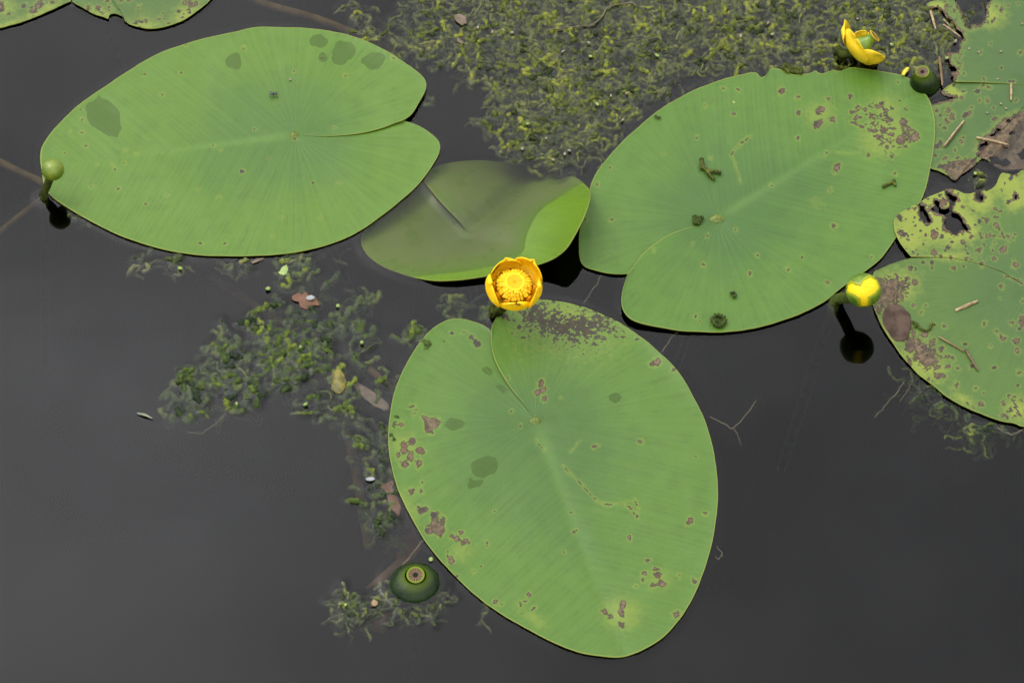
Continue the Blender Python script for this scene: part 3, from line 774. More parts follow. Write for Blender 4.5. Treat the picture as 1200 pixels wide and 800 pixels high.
def sepal_arrays(phi, R0, Rm, R1, H, aw, nu=25, nv=25, off=0.0, wave=.0, seed=0, tipdrop=0.0, vmid=.55):
    """spoon-shaped sepal of a cup, bulging to radius Rm and closing to R1 at height H"""
    u = np.linspace(-1, 1, nu)[:, None]; v = np.linspace(0, 1, nv)[None, :]
    Rv = np.where(v < vmid, R0 + (Rm - R0) * np.sin(np.clip(v / vmid, 0, 1) * np.pi / 2) ** .9, Rm + (R1 - Rm) * ((np.clip(v - vmid, 0, 1)) / (1 - vmid)) ** 2)
    Hv = H * (v ** 1.35)
    A = aw * np.where(v < .5, .62 + .38 * np.sin(np.clip(v / .5, 0, 1) * np.pi / 2), np.sqrt(np.clip(1 - (np.clip(v - .5, 0, 1) / .503) ** 2.3, 0.001, 1)))
    rn = np.random.default_rng(seed)
    w = wave * np.sin(u * 5 + rn.uniform(0, 6)) * v ** 2
    th = phi + A * u
    Rr = Rv + off - .0012 * u ** 2 * v + w
    Hh = Hv - tipdrop * v ** 3 + w * .8 - .0008 * np.abs(u) ** 3 * v
    X = Rr * np.cos(th); Y = Rr * np.sin(th)
    return np.stack([X, Y, Hh + 0 * X], -1).reshape(-1, 3), grid_faces(nu, nv), np.broadcast_to(v, (nu, nv)).ravel(), np.broadcast_to(u, (nu, nv)).ravel()


# ------------------------------------------------------------------ open flower
FL_base = V(580, 371, 0)
fl = thing('water_lily_flower', FL_base, 'open yellow cup flower standing above the notch of the lower centre pad', 'flower', None)
ax_f = np.array([.10, -.26, 1.0])
c_f = PW(601, 341, .040)         # bottom of the cup
fl_loc = c_f
for k, (phi, Rm, R1, H, aw, off, drop) in enumerate([(R(176), .0240, .0212, .0225, .72, .0006, 0), (R(96), .0236, .0215, .0235, .78, -.0008, 0), (R(30), .0246, .0232, .0235, .66, .0010, 0),
                                                  (R(-38), .0240, .0208, .0230, .68, .0002, 0), (R(-106), .0226, .0205, .0170, .72, -.0004, 0)]):
    v, f, vv, uu = sepal_arrays(phi, .004, Rm, R1, H, aw, off=off, wave=.0008, seed=k)
    st = np.zeros(len(v))
    if k == 1:
        st = np.clip(1 - np.hypot((uu - .60) / .5, (vv - .70) / .34), 0, 1) * 1.5
    if k == 4:
        st = .62 * np.clip((vv - .78) * 5, 0, 1) * np.clip(1.3 - np.abs(uu - .1) * 1.2, 0, 1)
    o = keep(mesh_obj('sepal', place(v, ax_f, fl_loc), f, M_sepal, fl, dict(v=vv, stain=st)))
    solid(o, .0009, 0)
for k in range(10):
    v, f, vv, uu = sepal_arrays(R(36 * k + 12), .005, .0172, .0178, .0135, .22, 9, 12)
    o = keep(mesh_obj('petal', place(v, ax_f, fl_loc), f, M_petal, fl, dict(v=vv, stain=np.zeros(len(v)))))
    solid(o, .0006, 0)
# stamens: three rings of flat straps curling outwards
for ring, (cnt, r0, r1, h0, h1) in enumerate([(26, .0080, .0104, .0166, .0160), (29, .0092, .0126, .0152, .0144), (32, .0104, .0148, .0134, .0118)]):
    for k in range(cnt):
        a = 2 * math.pi * (k + .33 * ring) / cnt + random.uniform(-.05, .05)
        nv = 9
        s = np.linspace(0, 1, nv)
        rr = .004 + (r0 - .004) * np.clip(s / .55, 0, 1) + (r1 - r0) * np.clip((s - .55) / .45, 0, 1) ** 1.0 + random.uniform(-.0004, .0004)
        hh = .003 + (h0 - .003) * np.clip(s / .6, 0, 1) ** .8 + .001 * np.sin(s * np.pi) - (h0 - h1 + random.uniform(-.001, .0012)) * np.clip((s - .6) / .4, 0, 1) ** 1.5
        path = np.stack([rr * math.cos(a), rr * math.sin(a), hh], 1)
        tv, tf = tube_arrays(path, np.linspace(.0009, .0015, nv), 8)
        keep(mesh_obj('stamen', place(tv, ax_f, fl_loc), tf, M_stamen, fl, dict(v=np.full(len(tv), .6), stain=np.zeros(len(tv)))))
ov, of_, _ = lathe_arrays([(.0005, .001), (.005, .002), (.0068, .006), (.0062, .011), (.0058, .0150), (.0070, .0168), (.0005, .0170)], 40)
keep(mesh_obj('ovary', place(ov, ax_f, fl_loc), of_, M_ovary, fl))
dv, df, da = disc_arrays(.0088)
ax_n = ax_f / np.linalg.norm(ax_f)
keep(mesh_obj('stigma_disc', place(dv, ax_f, fl_loc + ax_n * .0180), df, M_disc_flower, fl, da))
tube('stalk', [np.array(FL_base) + [-.004, .02, -.30], np.array(FL_base) + [-.002, .004, -.02], np.array(FL_base) + [.001, 0, .004], (np.array(FL_base) + c_f) / 2 + [.001, -.001, 0], c_f + ax_n * .001], [.0042, .0045, .0046, .0044, .0050], M_stalk_dark, fl, 26, 12)
CONTACT.append((FL_base.x, FL_base.y, .005))

# ------------------------------------------------------------------ old flower at the top right
OF_base = V(1000, 66, 0)
of = thing('faded_water_lily_flower', OF_base, 'withered yellow flower tipped on its side in the weed, its green flask showing', 'flower', None)
ax_o = np.array([.68, .22, .58]); ax_on = ax_o / np.linalg.norm(ax_o)
o_loc = PW(999, 63, .010)
for k, (phi, R0, Rm, R1, H, aw, off, wav) in enumerate([(R(108), .003, .0225, .0255, .0165, 1.22, .0, .0016), (R(40), .003, .0235, .0260, .0130, .80, .0014, .0020), (R(182), .003, .0215, .0235, .0240, .80, .001, .0014),
                                                        (R(-30), .003, .0180, .0190, .0200, .60, .0, .001), (R(-108), .003, .0190, .020, .0150, .62, .001, .001)]):
    v, f, vv, uu = sepal_arrays(phi, R0, Rm, R1, H, aw, off=off, wave=wav, seed=40 + k, vmid=.8)
    st = np.zeros(len(v))
    if k in (4,):
        st = np.clip((vv - .55) * 1.6, 0, 1) * .8
    o = keep(mesh_obj('sepal', place(v, ax_o, o_loc), f, M_sepal_old, of, dict(v=vv, stain=st)))
    solid(o, .001, 0)
ov, of_, _ = lathe_arrays([(.0005, .0005), (.0050, .0015), (.0088, .0050), (.0098, .0090), (.0088, .0135), (.0062, .0175), (.0046, .0215), (.0048, .0250), (.0056, .0262), (.0003, .0262)], 48)
keep(mesh_obj('ovary', place(ov, ax_o, o_loc), of_, M_ovary, of))
dv, df, da = disc_arrays(.0066)
keep(mesh_obj('stigma_disc', place(dv, ax_o, o_loc + ax_on * .0268), df, M_disc_old, of, da))
tube('stalk', [np.array(OF_base) + [-.03, .05, -.28], np.array(OF_base) + [-.016, .01, -.02], o_loc + [-.008, .002, -.004], o_loc + ax_on * .001], [.004, .004, .0042, .0046], M_stalk_dark, of, 20, 10)

# ------------------------------------------------------------------ buds
def ico_dirs(sub):
    import bmesh
    bm = bmesh.new(); bmesh.ops.create_icosphere(bm, subdivisions=sub, radius=1.0)
    v = np.array([x.co[:] for x in bm.verts]); f = np.array([[q.index for q in p.verts] for p in bm.faces]); bm.free()
    return v, f


def zb4(x, y): return ((x - 352) / 128, (195 - y) / 128)


BD_c = PW(1012, 340, .039); BD_r = .0143
bd_base = PW(980, 353, 0)
bd = thing('water_lily_bud', bd_base, 'half open yellow and green bud on a thick stalk beside the ragged right pad', 'flower bud', None)
dirs, tri = ico_dirs(6)
view = (CAM - BD_c) / np.linalg.norm(CAM - BD_c)
vx = np.cross(UP, view); vx /= np.linalg.norm(vx); vy = np.cross(view, vx)
yel_poly = [zb4(*p) for p in [(222, 188), (236, 150), (262, 138), (330, 158), (352, 122), (400, 92), (446, 112), (470, 170), (436, 216), (388, 244), (386, 330), (345, 345), (330, 318), (325, 255), (292, 228), (240, 208)]]
sx = dirs @ vx; sy = dirs @ vy; sz = dirs @ view
sd = poly_sdf(sx + .05 * (fbm(sx * 6, sy * 6, 2) - .47), sy + .05 * (fbm(sx * 6, sy * 6, 7) - .47), yel_poly)
sd = np.where(sz > -.05, sd, -1)
shape = np.array([1.0, 1.0, .96])
keep(mesh_obj('petals', BD_c + dirs * BD_r * shape, tri, M_bud_yellow, bd, dict(v=np.full(len(dirs), .8), stain=np.clip(1 - np.abs(line_df(sx, sy, [zb4(225, 140), zb4(330, 158), zb4(455, 178)])) / .045, 0, 1) * .62)))
azi = np.arctan2(sy, sx)
edges = [R(165), R(-5), R(-100)]
for k in range(3):
    a0 = edges[k]; a1 = edges[(k + 1) % 3]
    span = (a0 - a1) % (2 * math.pi)
    inside = ((a0 - azi) % (2 * math.pi)) <= span
    cen = inside[tri].sum(1) >= 2
    green = (sd[tri] < 0).sum(1) >= 2
    sel = tri[cen & green]
    used = np.unique(sel); mp = -np.ones(len(dirs), int); mp[used] = np.arange(len(used))
    lift = .0005 + .0004 * np.clip(-sd[used] * 4, 0, 1) + .0002 * k
    o = keep(mesh_obj('outer_sepal', BD_c + dirs[used] * shape * (BD_r + lift)[:, None], mp[sel], M_bud_green, bd, dict(edge=np.clip(-sd[used], 0, 1))))
    solid(o, .0006)
b0 = np.array(bd_base)
tube('stalk', [b0 + [-.03, .03, -.28], b0 + [-.003, .002, -.02], b0 + [.0, 0, .002], b0 + (BD_c - b0) * .5 + [0, -.001, -.001], BD_c + (b0 - BD_c) * .25], [.0045, .0050, .0052, .0050, .0052], M_stalk, bd, 26, 14)
CONTACT.append((b0[0], b0[1], .006))

LB_c = PW(62, 199, .033); lb_base = PW(51, 231, 0)
lb = thing('water_lily_bud', lb_base, 'closed round green bud on a short stalk at the tip of the upper left pad', 'flower bud', None)
d5, t5 = ico_dirs(5)
aze = np.arctan2(d5[:, 1], d5[:, 0])
seam = np.abs(((aze / (2 * np.pi) * 3 + .2 + d5[:, 2] * .25) % 1) - .5) * 2
ridge = -.0004 * np.clip((seam - .93) / .07, 0, 1) * np.clip(d5[:, 2] + .9, 0, 1)
top = .0003 * np.clip(d5[:, 2], 0, 1) ** 4
keep(mesh_obj('sepals', LB_c + d5 * np.array([1, 1, .9]) * (.0103 + ridge - top)[:, None], t5, M_bud_lime, lb))
b0 = np.array(lb_base)
tube('stalk', [b0 + [-.03, .03, -.28], b0 + [-.001, .001, -.02], b0 + [.0, 0, .003], b0 + (LB_c - b0) * .5, LB_c + (b0 - LB_c) * .2], [.0042, .0046, .0044, .0036, .0038], M_stalk_dark, lb, 24, 12)
CONTACT.append((b0[0], b0[1], .005))


# ------------------------------------------------------------------ seed pods
def pod_material():
    t = NT('pod_green')
    n = t.noise(70, 4); f2 = t.noise(500, 3)
    v = t.attr('v'); ang = t.attr('ang')
    rib = t.math('ABSOLUTE', t.math('SUBTRACT', t.math('FRACT', t.math('MULTIPLY', ang, 17.0)), .5))
    col = t.mix(t.step(n, .3, .7), (.003, .011, .001), (.010, .026, .002))
    col = t.mix(t.step(v, .5, .95, 0, .9), col, (.060, .095, .004))
    col = t.mix(t.math('MULTIPLY', t.step(f2, .62, .72), .5), col, (.06, .075, .02))
    b = t.principled(Base_Color=col, Roughness=.22, Normal=t.bump(t.math('ADD', t.math('MULTIPLY', rib, .6), n), .25, .0015))
    b.inputs['Specular IOR Level'].default_value = .24
    return t.m


M_pod = pod_material()


def seed_pod(wpx, dpx, rad, h, drad, label, tilt):
    """wpx: centre of the waterline ring, dpx: disc centre, both photo pixels"""
    w = PW(*wpx, 0); dtop = PW(*dpx, h)
    p = thing('seed_pod', w, label, 'seed pod', 'green seed pods rising from the water')
    prof = [(.2, -1.3), (.45, -1.0), (.70, -.6), (.92, -.2), (1.0, 0), (.93, .22), (.82, .44), (.68, .62), (.54, .75), (.44, .86), (.40, .95), (.42, 1.0)]
    k = drad / rad
    n = 72
    th = np.linspace(0, 2 * np.pi, n, endpoint=False)
    V_ = []
    for a, b in prof:
        rr = rad * a if b < .4 else max(rad * a * 1.0, drad * .86)
        c = w + (dtop - w) * max(b, 0) ** 1.3 if b > 0 else w + np.array([0, 0, b * rad * .8])
        V_.append(np.stack([c[0] + rr * np.cos(th), c[1] + rr * np.sin(th), np.full(n, c[2])], 1) if b <= 0 else
                  np.stack([c[0] + rr * np.cos(th), c[1] + rr * np.sin(th), np.full(n, w[2] + h * b)], 1))
    V_ = np.stack(V_, 1).reshape(-1, 3)
    f = grid_faces(n, len(prof), wrap=True)
    keep(mesh_obj('pod_body', V_, f, M_pod, p, dict(v=np.tile(np.clip([b for a, b in prof], 0, 1), n), ang=np.repeat(th / (2 * np.pi), len(prof)))))
    dv, df, da = disc_arrays(drad)
    keep(mesh_obj('stigma_disc', place(dv, tilt, dtop + np.array([0, 0, .0002])), df, M_disc_pod, p, da))
    tube('stalk', [w + [-.02, .03, -.30], w + [-.003, .004, -.08], w + [0, 0, -rad * .8]], [.0045, .0048, .006], M_stalk_dark, p, 14, 10)
    for a in np.linspace(0, 2 * np.pi, 60):
        CONTACT.append((w[0] + rad * 1.02 * math.cos(a), w[1] + rad * 1.02 * math.sin(a), .0025))


seed_pod((486, 683), (487, 673.5), .0213, .0115, .0076, 'dark green seed pod half sunk in the water left of the lower centre pad', (.02, -.22, 1))
seed_pod((1084, 99), (1081, 84.5), .0150, .0185, .0066, 'smaller green seed pod with a brown disc touching the rim of the upper right pad', (-.12, -.25, 1))

# ------------------------------------------------------------------ weed
def weed_material(name, dark, mid, lite):
    t = NT(name)
    n = t.noise(260, 4, .6); n2 = t.noise(900, 3); tint = t.attr('tint')
    k = t.math('ADD', tint, t.math('MULTIPLY', t.math('SUBTRACT', n, .5), 1.7))
    col = t.mix(t.step(k, .05, .55), dark, mid)
    col = t.mix(t.step(k, .55, 1.0), col, lite)
    col = t.mix(t.math('MULTIPLY', t.step(n2, .55, .75), .45), col, tuple(c * .4 for c in dark))
    b = t.principled(Base_Color=col, Roughness=.33, Normal=t.bump(t.math('ADD', n, t.math('MULTIPLY', n2, .5)), 1.0, .0025))
    b.inputs['Specular IOR Level'].default_value = .22
    return t.m


M_weed = weed_material('weed_olive', (.014, .022, .003), (.085, .104, .013), (.20, .215, .024))
M_weed_dark = weed_material('weed_dark_green', (.008, .018, .003), (.048, .078, .010), (.14, .175, .022))
M_weed_pale = weed_material('weed_pale', (.018, .028, .007), (.060, .080, .020), (.17, .18, .05))
WEED_CONTACT = []


def weed(name, label, discs, n_top, n_deep, mat, seed, rmin=.0016, rmax=.0031, lmin=8, lmax=22, zlo=-.030, curl=.55, fine=0, kind='stuff', ztop=(-.0042, .0000), cat='pond weed'):
    """floating mat of crinkled weed strands; discs: (px, py, radius px, weight)"""
    rs = np.random.default_rng(seed)
    D = np.array(discs, float)
    wgt = D[:, 2] ** 2 * D[:, 3]; wgt /= wgt.sum()
    VV, FF, TT = [], [], []
    base = 0
    for i in range(n_top + n_deep + fine):
        thin = i >= n_top + n_deep
        deep = i >= n_top and not thin
        k = rs.choice(len(D), p=wgt)
        a = rs.uniform(0, 2 * np.pi); q = D[k, 2] * math.sqrt(rs.uniform())
        p0 = PW(D[k, 0] + q * math.cos(a), D[k, 1] + q * math.sin(a) * .9, 0)
        n = rs.integers(lmin, lmax) if not thin else rs.integers(14, 34)
        step = .0013
        hd = rs.uniform(0, 2 * np.pi); cv = rs.normal(0, curl * .5)
        pts = np.zeros((n, 3)); pts[0] = p0
        for j in range(1, n):
            cv = .75 * cv + rs.normal(0, curl * .35)
            hd += cv
            pts[j] = pts[j - 1] + step * np.array([math.cos(hd), math.sin(hd), 0])
        r0 = rs.uniform(rmin, rmax) if not thin else rs.uniform(.0004, .0010)
        s = np.arange(n)
        if deep:
            z0 = zlo * rs.uniform(.12, 1.0) ** 1.3 - .003
            r0 *= .85
        else:
            z0 = rs.uniform(*ztop)
        pts[:, 2] = z0 + .0013 * np.sin(s * rs.uniform(.25, .7) + rs.uniform(0, 6)) - .0016 * (np.abs(s / n - .5) * 2) ** 2
        rad = r0 * (1 + .28 * np.sin(s * rs.uniform(1.1, 2.1) + rs.uniform(0, 6)) + rs.normal(0, .09, n))
        rad *= np.clip(.55 + 1.3 * np.sin((s + .5) / n * np.pi), .5, 1.05)
        v, f = tube_arrays(pts, np.clip(rad, .0006, None), 8)
        v += rs.normal(0, r0 * .07, v.shape)
        VV.append(v); FF.append(f + base); base += len(v)
        TT.append(np.full(len(v), np.clip(rs.normal(.42, .26), 0, 1)))
        if not deep:
            m = pts[:, 2] + rad > -.0006
            WEED_CONTACT.append(np.concatenate([pts[m][:, :2], (rad[m] * 1.0)[:, None]], 1))
    o = mesh_obj(name, np.concatenate(VV), np.concatenate(FF), mat, None, dict(tint=np.concatenate(TT)))
    return tag(o, label, cat, None, kind)


TOP = [(415, 8, 18, .5), (440, 28, 22, .55), (470, 35, 28, .55), (505, 25, 34, .6), (500, 52, 18, .7), (540, 50, 30, .85), (560, 82, 16, .8), (575, 45, 34, .9), (610, 70, 34, 1.1), (600, 110, 26, .8), (578, 150, 14, .7), (596, 140, 16, .8),
       (625, 130, 34, 1.2), (620, 165, 24, 1.1), (655, 160, 30, 1.2), (650, 185, 14, 1.1), (690, 130, 34, 1.2), (690, 165, 18, .9), (725, 120, 24, 1.0), (660, 95, 40, 1.2), (720, 75, 46, 1.1), (770, 85, 24, 1.0), (780, 50, 44, 1.0),
       (840, 45, 46, .9), (835, 80, 14, .7), (890, 45, 42, .85), (940, 50, 38, .85), (985, 72, 16, .8), (1000, 30, 40, .7), (1050, 40, 44, .8), (1045, 72, 16, .6), (1090, 60, 24, .8), (1085, 30, 26, .8), (650, 30, 50, .8), (720, 15, 50, .7), (800, 0, 40, .8), (900, -5, 50, .7),
       (1000, -10, 50, .7), (580, 5, 36, .6), (620, -40, 90, .6), (760, -45, 90, .6), (900, -50, 90, .6), (1030, -50, 80, .6), (500, -30, 50, .4), (1135, 22, 9, .9), (1148, 18, 8, .9)]
weed('floating_weed', 'thick mat of curly olive weed floating along the top between the big pads', TOP, 2500, 1900, M_weed, 101, zlo=-.018, fine=520, lmax=26, curl=.48, rmin=.0011, rmax=.0027, ztop=(-.0048, -.0004))
LEFT = [(330, 305, 12, .6), (335, 330, 18, .9), (350, 320, 14, .7), (360, 365, 14, .8), (372, 330, 12, .8), (300, 370, 14, 1.0), (330, 360, 12, .6), (345, 385, 20, 1.2), (325, 395, 22, 1.2), (355, 400, 22, 1.3), (300, 410, 22, 1.2), (270, 405, 18, 1.1), (248, 405, 12, 1.0), (265, 430, 24, 1.2), (300, 440, 24, 1.2),
        (335, 435, 26, 1.3), (370, 425, 20, 1.2), (235, 445, 20, 1.1), (215, 445, 12, 1.0), (225, 470, 18, 1.1), (255, 460, 18, 1.1), (290, 465, 16, .9), (200, 483, 12, .8), (193, 465, 6, .8), (220, 485, 8, .8), (400, 370, 22, .8), (420, 350, 14, .8), (415, 385, 16, .6), (403, 410, 10, .7), (420, 425, 16, .6),
        (395, 455, 16, .9), (385, 475, 14, .9), (410, 480, 14, .8), (358, 465, 10, .8), (445, 445, 8, .8), (450, 452, 8, .5), (490, 378, 9, .8), (487, 400, 9, .9), (492, 390, 9, .9), (468, 410, 7, .8), (375, 300, 8, .3), (382, 487, 6, .8)]
weed('floating_weed', 'loose dark green patch of weed floating left of the lower centre pad', LEFT, 240, 260, M_weed_dark, 102, rmin=.0014, rmax=.0032, zlo=-.022, fine=40, ztop=(-.0044, -.0002))
EDGE = [(440, 508, 9, .8), (435, 515, 9, .8), (450, 500, 6, .7), (428, 520, 6, .8), (452, 520, 8, .8), (455, 540, 9, .8), (448, 575, 12, .7), (435, 585, 9, .7), (450, 597, 9, .8), (460, 605, 8, .7), (425, 568, 6, .6), (462, 560, 7, .6), (430, 548, 5, .5), (440, 600, 7, .8)]
weed('floating_weed', 'narrow straggle of weed along the left rim of the lower centre pad', EDGE, 34, 70, M_weed_dark, 103)
POD = [(412, 706, 14, 1.2), (405, 716, 12, 1.2), (420, 716, 12, 1.2), (400, 706, 8, .9), (440, 702, 9, .6), (452, 705, 8, .7), (462, 712, 7, .6), (490, 708, 10, 1.0), (505, 712, 11, 1.0), (515, 700, 9, .8), (526, 693, 7, .7), (535, 690, 4, .6), (453, 680, 8, .7), (448, 672, 6, .6), (505, 655, 5, .5), (568, 713, 7, .8), (565, 718, 5, .8)]
weed('floating_weed', 'small clumps of pale weed around the sunk seed pod', POD, 60, 110, M_weed_pale, 104, rmin=.0011, rmax=.0019, lmin=8, lmax=18, zlo=-.014)
FRINGE = [(1085, 462, 9, .8), (1100, 464, 9, 1.0), (1115, 473, 9, 1.0), (1128, 482, 9, .9), (1075, 460, 5, .7), (1066, 440, 7, .8), (1140, 497, 9, .9), (1150, 505, 9, 1.0), (1163, 498, 6, .9), (1143, 512, 5, .8), (1180, 505, 8, .5), (1195, 502, 6, .5), (1130, 505, 4, .6)]
weed('floating_weed', 'thin fringe of weed under the lower rim of the ragged right pad', FRINGE, 18, 80, M_weed_dark, 105, rmin=.0008, rmax=.0019, lmin=10, lmax=20, zlo=-.026)
UPL = [(163, 303, 8, .8), (173, 297, 6, .7), (205, 303, 9, .9), (208, 312, 5, .8), (268, 307, 8, .8), (285, 306, 8, .8), (345, 302, 9, .9), (355, 300, 8, .8), (335, 318, 7, .6), (390, 288, 8, .6), (497, 112, 5, .7), (92, 252, 5, .6), (513, 172, 3, .5)]
weed('floating_weed', 'scraps of weed caught along the lower rim of the upper left pad', UPL, 34, 60, M_weed_pale, 106, rmin=.0011, rmax=.0024, lmin=7, lmax=16, zlo=-.012)
CORN = [(1148, 204, 4, 1.0), (1152, 214, 6, .5), (1146, 210, 6, .4), (1158, 210, 6, .3)]
weed('floating_weed', 'few green weed lumps in the gap between the two right pads', CORN, 7, 16, M_weed, 107, rmin=.0016, rmax=.0026, lmin=5, lmax=9, zlo=-.012)
FLW = [(575, 352, 7, .8), (566, 366, 5, .8), (574, 380, 5, .6), (535, 350, 14, .4), (560, 372, 8, .5)]
weed('floating_weed', 'murky weed strands sunk round the stalk of the open flower', FLW, 0, 34, M_weed_dark, 108, zlo=-.02)
for k in range(1):
    pass

# scraps of weed lying on the pads
def scrap(paths, z, r, label, mat=M_weed):
    VV, FF, base = [], [], 0
    for p in paths:
        w = PW([q[0] for q in p], [q[1] for q in p], z + r * .8)
        sp = smooth_path(w, 10 * len(p))
        rad = r * (1 + .3 * np.sin(np.arange(len(sp)) * 1.1)) * (1 + RNG.normal(0, .08, len(sp)))
        v, f = tube_arrays(sp, rad, 8)
        VV.append(v); FF.append(f + base); base += len(v)
    o = mesh_obj('weed_scrap', np.concatenate(VV), np.concatenate(FF), mat, None, dict(tint=np.full(base, .45)))
    tag(o, label, 'weed scrap', 'weed scraps lying on the pads')


scrap([[z4(360, 280), z4(363, 295), z4(368, 306), z4(382, 312), z4(395, 312), z4(408, 316)], [z4(370, 306), z4(380, 320), z4(392, 332)], [z4(363, 295), z4(357, 304)]], .0034, .0016, 'forked olive weed scrap lying above the petiole of the upper right pad')
scrap([[z4(342, 430), z4(345, 445), z4(352, 448)], [z4(345, 436), z4(362, 432)], [z4(340, 446), z4(356, 440)]], .0034, .0018, 'dark weed lump beside the petiole of the upper right pad', M_weed_dark)
scrap([[z4(388, 700), z4(398, 688), z4(412, 690), z4(420, 700), z4(412, 712), z4(398, 712), z4(392, 704)], [z4(395, 700), z4(412, 704)]], .0030, .0020, 'curled weed lump near the bottom rim of the upper right pad', M_weed_dark)
scrap([[z4(832, 352), z4(845, 346), z4(858, 342), z4(866, 350)], [z4(856, 342), z4(862, 336)]], .0034, .0013, 'short weed scrap near the right rim of the upper right pad')
scrap([[z4(436, 630), z4(444, 628), z4(448, 636), z4(440, 638)]], .0034, .0012, 'tiny round weed scrap low on the upper right pad', M_weed_dark)
scrap([[zl(250, 315), zl(268, 322), zl(285, 342), zl(305, 352), zl(325, 345), zl(332, 325), zl(345, 325)], [zl(268, 322), zl(262, 335)]], .0030, .0010, 'thin green weed strand beside the brown dead leaf on the ragged pad')
scrap([[(920, 76), (926, 80), (934, 80), (940, 83)], [(922, 82), (930, 84), (938, 85)], [(918, 79), (924, 84)]], .0015, .0024, 'bright green weed lump at the torn upper rim of the upper right pad', M_weed)
scrap([[(239, 168), (244, 166)]] if False else [[z4(240, 168), z4(246, 173), z4(253, 172)]], .0034, .0009, 'pale crescent scrap near the upper left rim of the upper right pad', M_weed_pale)

# ------------------------------------------------------------------ dead leaves, twigs and other litter
M_straw = simple_mat('straw', (.17, .12, .05), (.36, .27, .14), 300, .6, .4)
M_twig = simple_mat('twig_bark', (.045, .03, .015), (.15, .10, .045), 400, .7, .5)


def twig(a, b, za, zb, r, label, mat, bend=0.0):
    p0 = PW(*a, za); p1 = PW(*b, zb); m = (p0 + p1) / 2 + np.array([bend, bend * .4, .0003])
    o = tube('straw_piece', [p0, m, p1], [r * .9, r, r * .7], mat, None, 12, 8)
    tag(o, label, 'straw', 'straw and twigs lying on the right pads')


twig(zf(155, 462), zf(282, 298), .0030, .0030, .0014, 'long split straw piece slanting up across the torn corner pad', M_straw)
twig(zf(165, 455), zf(270, 318), .0040, .0040, .0006, 'dark twig lying on top of the long split straw', M_twig)
twig(zf(372, 408), zf(580, 455), .0032, .0024, .0013, 'straw piece pointing into the brown rot of the torn corner pad', M_straw)
twig(zf(600, 50), zf(600, 155), .0030, .0032, .0013, 'short upright straw just under the slit of the torn corner pad', M_straw)
twig(z8(85, 110), z8(130, 270), .0015, .0010, .0014, 'flat pale straw on the weed left of the torn corner pad', M_straw)
twig(z8(205, 232), z8(362, 345), .0045, .0028, .0009, 'thin pale straw crossing the ragged left rim of the torn corner pad', M_straw)
twig(z8(205, 180), z8(268, 250), .0030, .0022, .0006, 'thinnest straw sliver above the thin pale straw', M_straw)
twig(z8(168, 540), z8(195, 800), .0030, .0040, .0013, 'brown rush stem standing beside the smaller seed pod', M_old_stem)
twig(zl(438, 268), zl(530, 228), .0034, .0034, .0017, 'thick tan straw in the middle of the ragged right pad', M_straw)
twig(zl(365, 380), zl(470, 442), .0034, .0034, .0008, 'thin crooked twig meeting the dark twig on the ragged right pad', M_old_stem)
twig(zl(478, 435), zl(530, 522), .0034, .0034, .0012, 'dark short twig low on the ragged right pad', M_twig)

M_dead = simple_mat('dead_leaf_brown', (.044, .027, .019), (.092, .060, .043), 90, .8, .6, spec=.2)
M_rust = simple_mat('dead_leaf_rust', (.085, .034, .015), (.145, .066, .032), 80, .7, .4)
M_tan = simple_mat('dead_leaf_tan', (.085, .062, .040), (.16, .118, .078), 90, .8, .4)
M_yell = simple_mat('dead_leaf_olive', (.07, .062, .008), (.19, .16, .02), 150, .5, .8, .002)


def flat_leaf(name, poly, z, mat, label, cat, vein=None, dome=.001, t=.0006, group=None, stalk=None, zt=None):
    poly = np.array(poly, float)
    n = 64; nr = 10
    c = poly.mean(0)
    B = polyline_resample(np.vstack([poly, poly[:1]]), n + 1)[:-1]
    bn_ = np.arange(n) * .55
    B = c + (B - c) * (1 + .16 * (fbm(bn_, bn_ * 0 + c[0], 6, 3) - .44))[:, None]
    r = np.linspace(.02, 1, nr)
    PX = c[0] + r[None] * (B[:, None, 0] - c[0]); PY = c[1] + r[None] * (B[:, None, 1] - c[1])
    Z = z + dome * (1 - r[None] ** 2) + .0006 * (fbm(PX / 5, PY / 5, 4) - .47)
    if zt is not None:
        Z = Z + zt(PX, PY)
    if vein:
        Z = Z - .0004 * np.clip((1 - r[None]) * 6, 0, 1) * np.exp(-(line_df(PX, PY, vein) / 1.6) ** 2)
    W = PW(PX.ravel(), PY.ravel(), Z.ravel())
    F = grid_faces(n, nr, wrap=True)
    if stalk is None:
        o = mesh_obj(name, W, F, mat)
        solid(o, t)
        return tag(o, label, cat, group)
    th = thing(name, PW(*c, z), label, cat, group)
    o = keep(mesh_obj('blade', W, F, mat, th)); solid(o, t)
    tube('stalk', [PW(*q, zz) for q, zz in stalk], [.0009, .0008], M_twig, th, 8, 6)
    return th


flat_leaf('dead_leaf', [zl(*p) for p in [(178, 233), (197, 245), (215, 255), (240, 285), (247, 330), (238, 375), (212, 400), (180, 400), (150, 382), (125, 340), (112, 300), (118, 278), (132, 260), (158, 243)]], .0030, M_dead,
          'dull brown oval dead leaf lying flat on the left rim of the ragged right pad', 'dead leaf', [zl(178, 235), zl(183, 310), zl(182, 400)], .0012, stalk=[(zl(178, 238), .0034), (zl(181, 196), .0042)])
flat_leaf('dead_leaf', [(342, 347), (350, 342), (354, 345), (358, 341), (363, 347), (372, 350), (375, 358), (366, 358), (360, 363), (352, 360), (350, 354), (343, 352)], .0010, M_rust, 'small rust red leaf scrap floating in the loose weed patch', 'dead leaf', None, .0012)
flat_leaf('dead_leaf', [(392, 433), (398, 431), (403, 437), (406, 445), (405, 455), (400, 461), (393, 461), (388, 455), (389, 446), (390, 439)], .0008, M_yell, 'yellow olive crinkled leaf in the loose weed patch', 'dead leaf', None, .0030)
